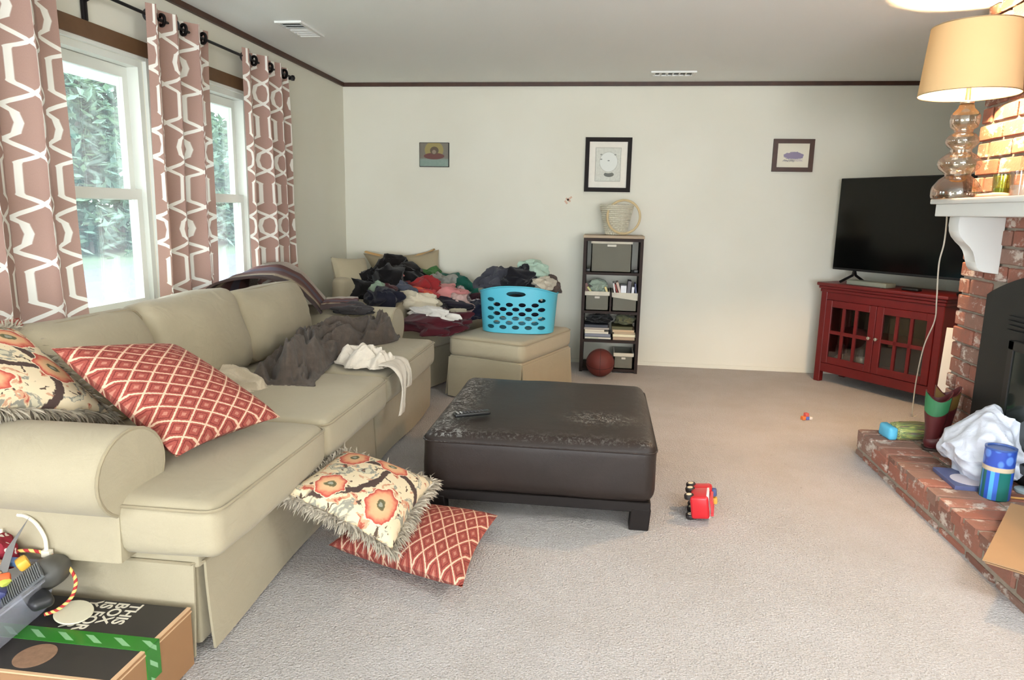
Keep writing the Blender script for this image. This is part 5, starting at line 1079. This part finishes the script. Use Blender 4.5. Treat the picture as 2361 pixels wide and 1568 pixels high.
# ---------------------------------------------------------------- toys on the carpet
tk = empty('toy_truck', (0.485, 3.10, 0.0), label='red toy fire truck tipped on its side on the carpet beside the leather ottoman', cat='toy')
def tkp(name, bm, m, parent=None): # built standing (x forward, z up), then rolled onto its side and turned
    bm.transform(T3(0, 0, 0.066) @ Matrix.Rotation(math.radians(80), 4, 'Z') @ Matrix.Rotation(math.radians(82), 4, 'X') @ T3(0, 0, -0.06)); return part(name, bm, m, parent or tk)
TR = plain((196, 36, 44), 0.3)
tkp('body', rbox((-0.025, 0, 0.068), (0.125, 0.105, 0.080), 0.012, 3), TR)
tkp('cab', rbox((0.070, 0, 0.074), (0.075, 0.100, 0.092), 0.016, 3), TR)
tkp('windscreen', rbox((0.104, 0, 0.094), (0.012, 0.078, 0.034), 0.004), plain((240, 222, 190)))
tkp('side_stripe', rbox((-0.02, 0, 0.104), (0.10, 0.108, 0.010), 0.002, 1), plain((240, 232, 236)))
tkp('roof_light', rbox((0.06, 0.02, 0.128), (0.03, 0.035, 0.022), 0.006), plain((70, 84, 130)))
tkp('roof_light', rbox((0.06, -0.02, 0.128), (0.03, 0.03, 0.022), 0.006), plain((214, 162, 62)))
tkp('ladder', boxes(((-0.03, 0.03, 0.120), (0.12, 0.010, 0.012)), ((-0.03, -0.03, 0.120), (0.12, 0.010, 0.012)), *[((-0.08+k*0.025, 0, 0.120), (0.008, 0.06, 0.008)) for k in range(5)]), plain((206, 60, 66), 0.3))
for x in (-0.06, 0.025, 0.082):
    for s in (-1, 1):
        wbm = lathe([(0, -0.010), (0.020, -0.010), (0.022, -0.006), (0.022, 0.006), (0.020, 0.010), (0, 0.010)], 24); wbm.transform(T3(x, s*0.046, 0.024) @ Matrix.Rotation(PI/2, 4, 'X')); wh = tkp('wheel', wbm, plain((34, 26, 26)))
        hb = lathe([(0, -0.012), (0.012, -0.012), (0.013, 0), (0.012, 0.012), (0, 0.012)], 20); hb.transform(T3(x, s*0.046, 0.024) @ Matrix.Rotation(PI/2, 4, 'X')); tkp('hub', hb, plain((232, 216, 184)), wh)
fg = empty('toy_blocks', (1.42, 4.80, 0), 0.4, 'tiny orange, blue and white toy piece on the carpet before the cabinet', 'toy')
for k, (x, z, rgb) in enumerate(((-0.022, 0.013, (222, 120, 60)), (0.006, 0.013, (92, 112, 190)), (0.030, 0.010, (232, 222, 214)), (0.0, 0.036, (206, 92, 84)))): part('block', rbox((x, 0, z), (0.026, 0.03, 0.024 if k != 2 else 0.018), 0.003, 1), plain(rgb), fg)

# ---------------------------------------------------------------- delivery box with toy bin, near corner
cb = empty('delivery_box', (-1.46, 1.58, 0), label='flat cardboard delivery box with printed black top and green tape, beside the sofa', cat='box')
BX0, BX1, BY0, BY1, BH = -1.78, -1.157, 1.405, 1.748, 0.182
BOXC = mat('box_cardboard', S(156, 116, 80), 0.8, var=0.08, vscale=5)
part('carton', bevel(lohi(((BX0, BY0, 0.0), (BX1, BY1, BH))), 0.004, 1), BOXC, cb, True, False)
part('lid_edge', lohi(((BX1-0.012, BY0+0.001, BH), (BX1-0.001, BY1-0.001, BH+0.004)), ((BX0+0.001, BY0+0.001, BH), (BX1-0.001, BY0+0.010, BH+0.004)), ((BX1-0.001, BY0+0.002, BH-0.010), (BX1+0.002, BY1-0.002, BH-0.006))), plain((214, 176, 138)), cb, True, False)
n = NT('black_print'); co = n.coord(); n.set(Base_Color=n.mix(n.noise(co, 6, 3, 0.5), S(40, 36, 34), S(52, 48, 46)), Roughness=0.5)
part('printed_top', lohi(((BX0+0.004, BY0+0.011, BH), (BX1-0.013, BY1-0.004, BH+0.003))), n.m, cb, True, False)
WHT = plain((226, 218, 200))
def lettering(body, size, loc, rz, parent):
    cu = bpy.data.curves.new('lettering', 'FONT'); cu.body = body; cu.size = size; cu.extrude = 0.0004; cu.space_line = 0.86; cu.offset = 0.0009
    t = bpy.data.objects.new('lettering_source', cu); bm = bmesh.new(); me = t.to_mesh(); bm.from_mesh(me); t.to_mesh_clear(); bpy.data.objects.remove(t); bpy.data.curves.remove(cu)
    bm.transform(Matrix.Translation(loc) @ Matrix.Rotation(rz, 4, 'Z')); return part('lettering', bm, WHT, parent, True, False)
lettering('THIS\nBOX\nIS FOR\nYOUR', 0.050, (-1.334, 1.738, BH+0.0034), -PI/2, cb)
n = NT('green_tape'); g = n.xyz(n.coord('Object')); sx = n.math('FRACT', n.math('MULTIPLY', n.math('ADD', n.math('ADD', g[0], n.math('MULTIPLY', g[1], 1.6)), n.math('MULTIPLY', g[2], 1.6)), 12))
n.set(Base_Color=n.mix(n.math('MULTIPLY', n.step(sx, 0.70, 0.73), n.step(n.math('ABSOLUTE', n.math('SUBTRACT', g[1], -0.017)), 0.016, 0.014)), S(50, 122, 44), S(140, 190, 140)), Roughness=0.18); MT['tape'] = n.m
part('packing_tape', lohi(((BX0+0.004, 1.535, BH+0.003), (BX1+0.003, 1.592, BH+0.0045)), ((BX1, 1.535, 0.085), (BX1+0.003, 1.592, BH+0.004)), ((BX1, 1.535, 0.0), (BX1+0.003, 1.592, 0.045))), MT['tape'], cb, True, False)
em = lathe([(0, 0), (0.050, 0), (0.050, 0.001), (0, 0.001)], 36); em.transform(T3(-1.425, 1.475, BH+0.0032)); part('printed_emblem', em, mat('emblem_print', S(150, 116, 92), 0.6, var=0.3, vscale=60), cb, True, False)
ds = lathe([(0, 0), (0.048, 0), (0.050, 0.002), (0.048, 0.005), (0, 0.005)], 40); ds.transform(T3(-1.455, 1.650, BH+0.016) @ Matrix.Rotation(0.20, 4, 'Y') @ Matrix.Rotation(0.10, 4, 'X')); single('cream_disc', ds, plain((214, 206, 180), 0.5), 'cream round plastic disc leaning on the black box top beside the toy bin', 'disc', (-1.462, 1.66, BH))
# clear bin
tb = empty('toy_bin', (-1.66, 1.55, BH+0.005), label='clear plastic bin overflowing with small toys on the black box top', cat='bin')
n = NT('frosted_plastic'); a = n.new('ShaderNodeBsdfTransparent'); a.inputs[0].default_value = (0.92, 0.94, 1, 1); mx = n.new('ShaderNodeMixShader'); mx.inputs[0].default_value = 0.30; n.set(Base_Color=S(226, 228, 240), Roughness=0.25); n.t.links.new(a.outputs[0], mx.inputs[1]); n.t.links.new(n.b.outputs[0], mx.inputs[2]); n.t.links.new(mx.outputs[0], n.out.inputs[0]); MT['frosted'] = n.m
bm = bmesh.new(); rings = []
def rrect(hx, hy, r, z, n_=6):
    out = []
    for (sx, sy, a0) in ((1, 1, 0), (-1, 1, 90), (-1, -1, 180), (1, -1, 270)):
        for k in range(n_+1): a = math.radians(a0+90*k/n_); out.append((sx*(hx-r)+r*math.cos(a), sy*(hy-r)+r*math.sin(a), z))
    return out
for (hx, hy, z) in ((0.115, 0.115, 0.0), (0.125, 0.125, 0.01), (0.150, 0.150, 0.118), (0.160, 0.160, 0.120), (0.160, 0.160, 0.128), (0.147, 0.147, 0.128)): rings.append([bm.verts.new(p) for p in rrect(hx, hy, 0.04, z)])
for p_, q_ in zip(rings, rings[1:]):
    for k in range(len(p_)): bm.faces.new((p_[k], p_[(k+1) % len(p_)], q_[(k+1) % len(p_)], q_[k]))
bm.faces.new(rings[0][::-1]); bm.transform(Matrix.Rotation(0.12, 4, 'Z')); part('bin_wall', bm, MT['frosted'], tb, fix=False)
TZ = BH+0.005
def toy(name, bm, m, label, loc, cat='toy'): return single(name, bm, m, label, cat, loc, 'toys in the clear bin')
n = NT('polka_dot'); co = n.coord(); n.set(Base_Color=n.mix(n.step(n.voro(co, 42), 0.30, 0.26), S(140, 26, 44), S(238, 226, 216)), Roughness=0.8); MT['polka'] = n.m
crumple('polka_dot_bow', (-1.735, 1.665, TZ+0.150), (0.17, 0.13, 0.13), (140, 26, 44), 'dark red cloth bow with white polka dots in the toy bin', 71.0, 0.4, 'toy', 'toys in the clear bin', MT['polka'], 0.7)
toy('red_ball', add(bmesh.new(), soft_box((0.09, 0.09, 0.09), 0.044, (0.002,)*3, 4, 0.001), T3(-1.655, 1.465, TZ+0.095)), plain((206, 44, 46), 0.35), 'shiny red ball at the near side of the toy bin', (-1.655, 1.465, TZ+0.05))
crumple('peach_doll', (-1.685, 1.600, TZ+0.140), (0.11, 0.09, 0.08), (216, 172, 132), 'peach coloured rubber toy below the polka dot bow', 72.0, 0.2, 'toy', 'toys in the clear bin', None, 0.7)
crumple('blue_doll_dress', (-1.655, 1.56, TZ+0.115), (0.08, 0.07, 0.07), (160, 176, 200), 'pale blue scrap of doll clothing in the toy bin', 73.0, 0.2, 'toy', 'toys in the clear bin', None, 0.7)
crumple('pink_pouch', (-1.64, 1.49, TZ+0.045), (0.10, 0.12, 0.07), (228, 156, 196), 'pink pouch seen through the clear bin wall', 74.0, 0.2, 'toy', 'toys in the clear bin', None, 0.5)
dk = soft_box((0.115, 0.105, 0.07), 0.032, (0.004, 0.004, 0.01), 6, 0.002); dk.transform(T3(-1.545, 1.665, TZ+0.115) @ Matrix.Rotation(-0.5, 4, 'Y') @ Matrix.Rotation(0.3, 4, 'Z')); toy('charcoal_case', dk, plain((78, 76, 72), 0.5), 'rounded charcoal toy case hanging over the bin edge', (-1.545, 1.665, TZ+0.1))
rb = bmesh.new()
for k in range(20): box(rb, (-0.054+k*0.0057, 0, 0.003), (0.0032, 0.07, 0.004))
box(rb, (0, 0, -0.002), (0.116, 0.074, 0.006)); rb.transform(T3(-1.555, 1.590, TZ+0.125) @ Matrix.Rotation(0.55, 4, 'X') @ Matrix.Rotation(-0.25, 4, 'Y') @ Matrix.Rotation(0.9, 4, 'Z')); toy('ribbed_panel', rb, plain((104, 106, 108), 0.4), 'grey ribbed plastic panel lying across the toys', (-1.555, 1.59, TZ+0.1))
bl = soft_box((0.13, 0.055, 0.03), 0.013, (0.003,)*3, 5, 0.002); bl.transform(T3(-1.53, 1.610, TZ+0.080) @ Matrix.Rotation(-0.6, 4, 'Z')); toy('black_toy_part', bl, plain((44, 44, 46), 0.4), 'black toy part under the grey ribbed panel', (-1.53, 1.61, TZ+0.06))
fan = slab([(-1.645, 1.585, TZ+0.10), (-1.618, 1.60, TZ+0.11), (-1.618, 1.655, TZ+0.215), (-1.60, 1.69, TZ+0.275), (-1.632, 1.635, TZ+0.20)], 0.003); toy('grey_fin', fan, plain((84, 78, 72), 0.4), 'thin grey pointed fin sticking up from the toy bin', (-1.62, 1.62, TZ+0.1))
bm = bmesh.new(); tube(bm, smooth_path([(-1.567, 1.70, TZ+0.165), (-1.572, 1.705, TZ+0.205), (-1.60, 1.71, TZ+0.245), (-1.635, 1.715, TZ+0.262), (-1.665, 1.72, TZ+0.262)], 6), 0.0055, 8); box(bm, (-1.565, 1.70, TZ+0.160), (0.026, 0.016, 0.020)); toy('white_loop', bm, plain((236, 228, 210), 0.4), 'white plastic strap curling up above the toy bin', (-1.58, 1.70, TZ+0.15))
bm = bmesh.new(); tube(bm, smooth_path([(-1.705, 1.70, TZ+0.225), (-1.702, 1.695, TZ+0.190), (-1.690, 1.685, TZ+0.160), (-1.665, 1.675, TZ+0.140)], 6), 0.004, 8); toy('white_hook', bm, plain((222, 212, 194), 0.4), 'thin white hook standing beside the polka dot bow', (-1.69, 1.69, TZ+0.14))
n = NT('twist_cord'); uv = n.xyz(n.coord('UV')); n.set(Base_Color=n.mix(n.math('GREATER_THAN', n.math('FRACT', n.math('ADD', n.math('MULTIPLY', uv[0], 17), uv[1])), 0.5), S(176, 48, 50), S(236, 206, 120)), Roughness=0.8)
cp = smooth_path([(-1.70, 1.66, TZ+0.150), (-1.64, 1.685, TZ+0.168), (-1.575, 1.70, TZ+0.160), (-1.515, 1.70, TZ+0.135), (-1.470, 1.685, TZ+0.095), (-1.465, 1.66, TZ+0.055), (-1.49, 1.635, TZ+0.028), (-1.52, 1.62, TZ+0.018)], 8)
def cordf(u, v):
    i = min(len(cp)-1, round(u*(len(cp)-1))); a = cp[max(0, i-1)]; b = cp[min(len(cp)-1, i+1)]; t = (b-a).normalized(); s = t.cross(Vector((0, 0, 1))).normalized(); q = s.cross(t); return cp[i]+0.0052*(math.cos(2*PI*v)*s+math.sin(2*PI*v)*q)
toy('twisted_cord', grid(cordf, len(cp)-1, 8, lambda u, v: (u, v)), n.m, 'red and yellow twisted cord looping out of the toy bin', (-1.55, 1.68, TZ+0.1))
for k, (x, y, z, s, rgb, lb) in enumerate(((-1.63, 1.655, 0.150, 0.022, (96, 128, 176), 'small blue bead on the toys below the white strap'), (-1.62, 1.60, 0.128, 0.026, (232, 112, 66), 'bright orange toy chip in the bin'), (-1.605, 1.59, 0.122, 0.020, (206, 214, 96), 'lime green toy chip in the bin'), (-1.60, 1.57, 0.105, 0.030, (58, 62, 112), 'dark blue toy brick in the bin'), (-1.79, 1.60, 0.120, 0.05, (40, 34, 60), 'deep purple toy block at the bin side cut by the frame'), (-1.70, 1.53, 0.118, 0.030, (228, 190, 180), 'pale pink toy shoe in the bin'), (-1.675, 1.49, 0.150, 0.016, (240, 236, 230), 'tiny white bead above the red ball'), (-1.76, 1.72, 0.170, 0.06, (70, 110, 168), 'mid blue toy brick at the back of the bin'), (-1.595, 1.645, 0.155, 0.03, (230, 180, 70), 'yellow toy ribbon under the white strap'))):
    toy('toy_brick' if s > 0.02 else 'bead', rbox((x, y, TZ+z), (s*1.5, s, s), s*0.25, 2, Matrix.Rotation(k*0.7, 4, 'Z') @ Matrix.Rotation(0.4, 4, 'X')), plain(rgb, 0.4), lb, (x, y, TZ+z-s/2))
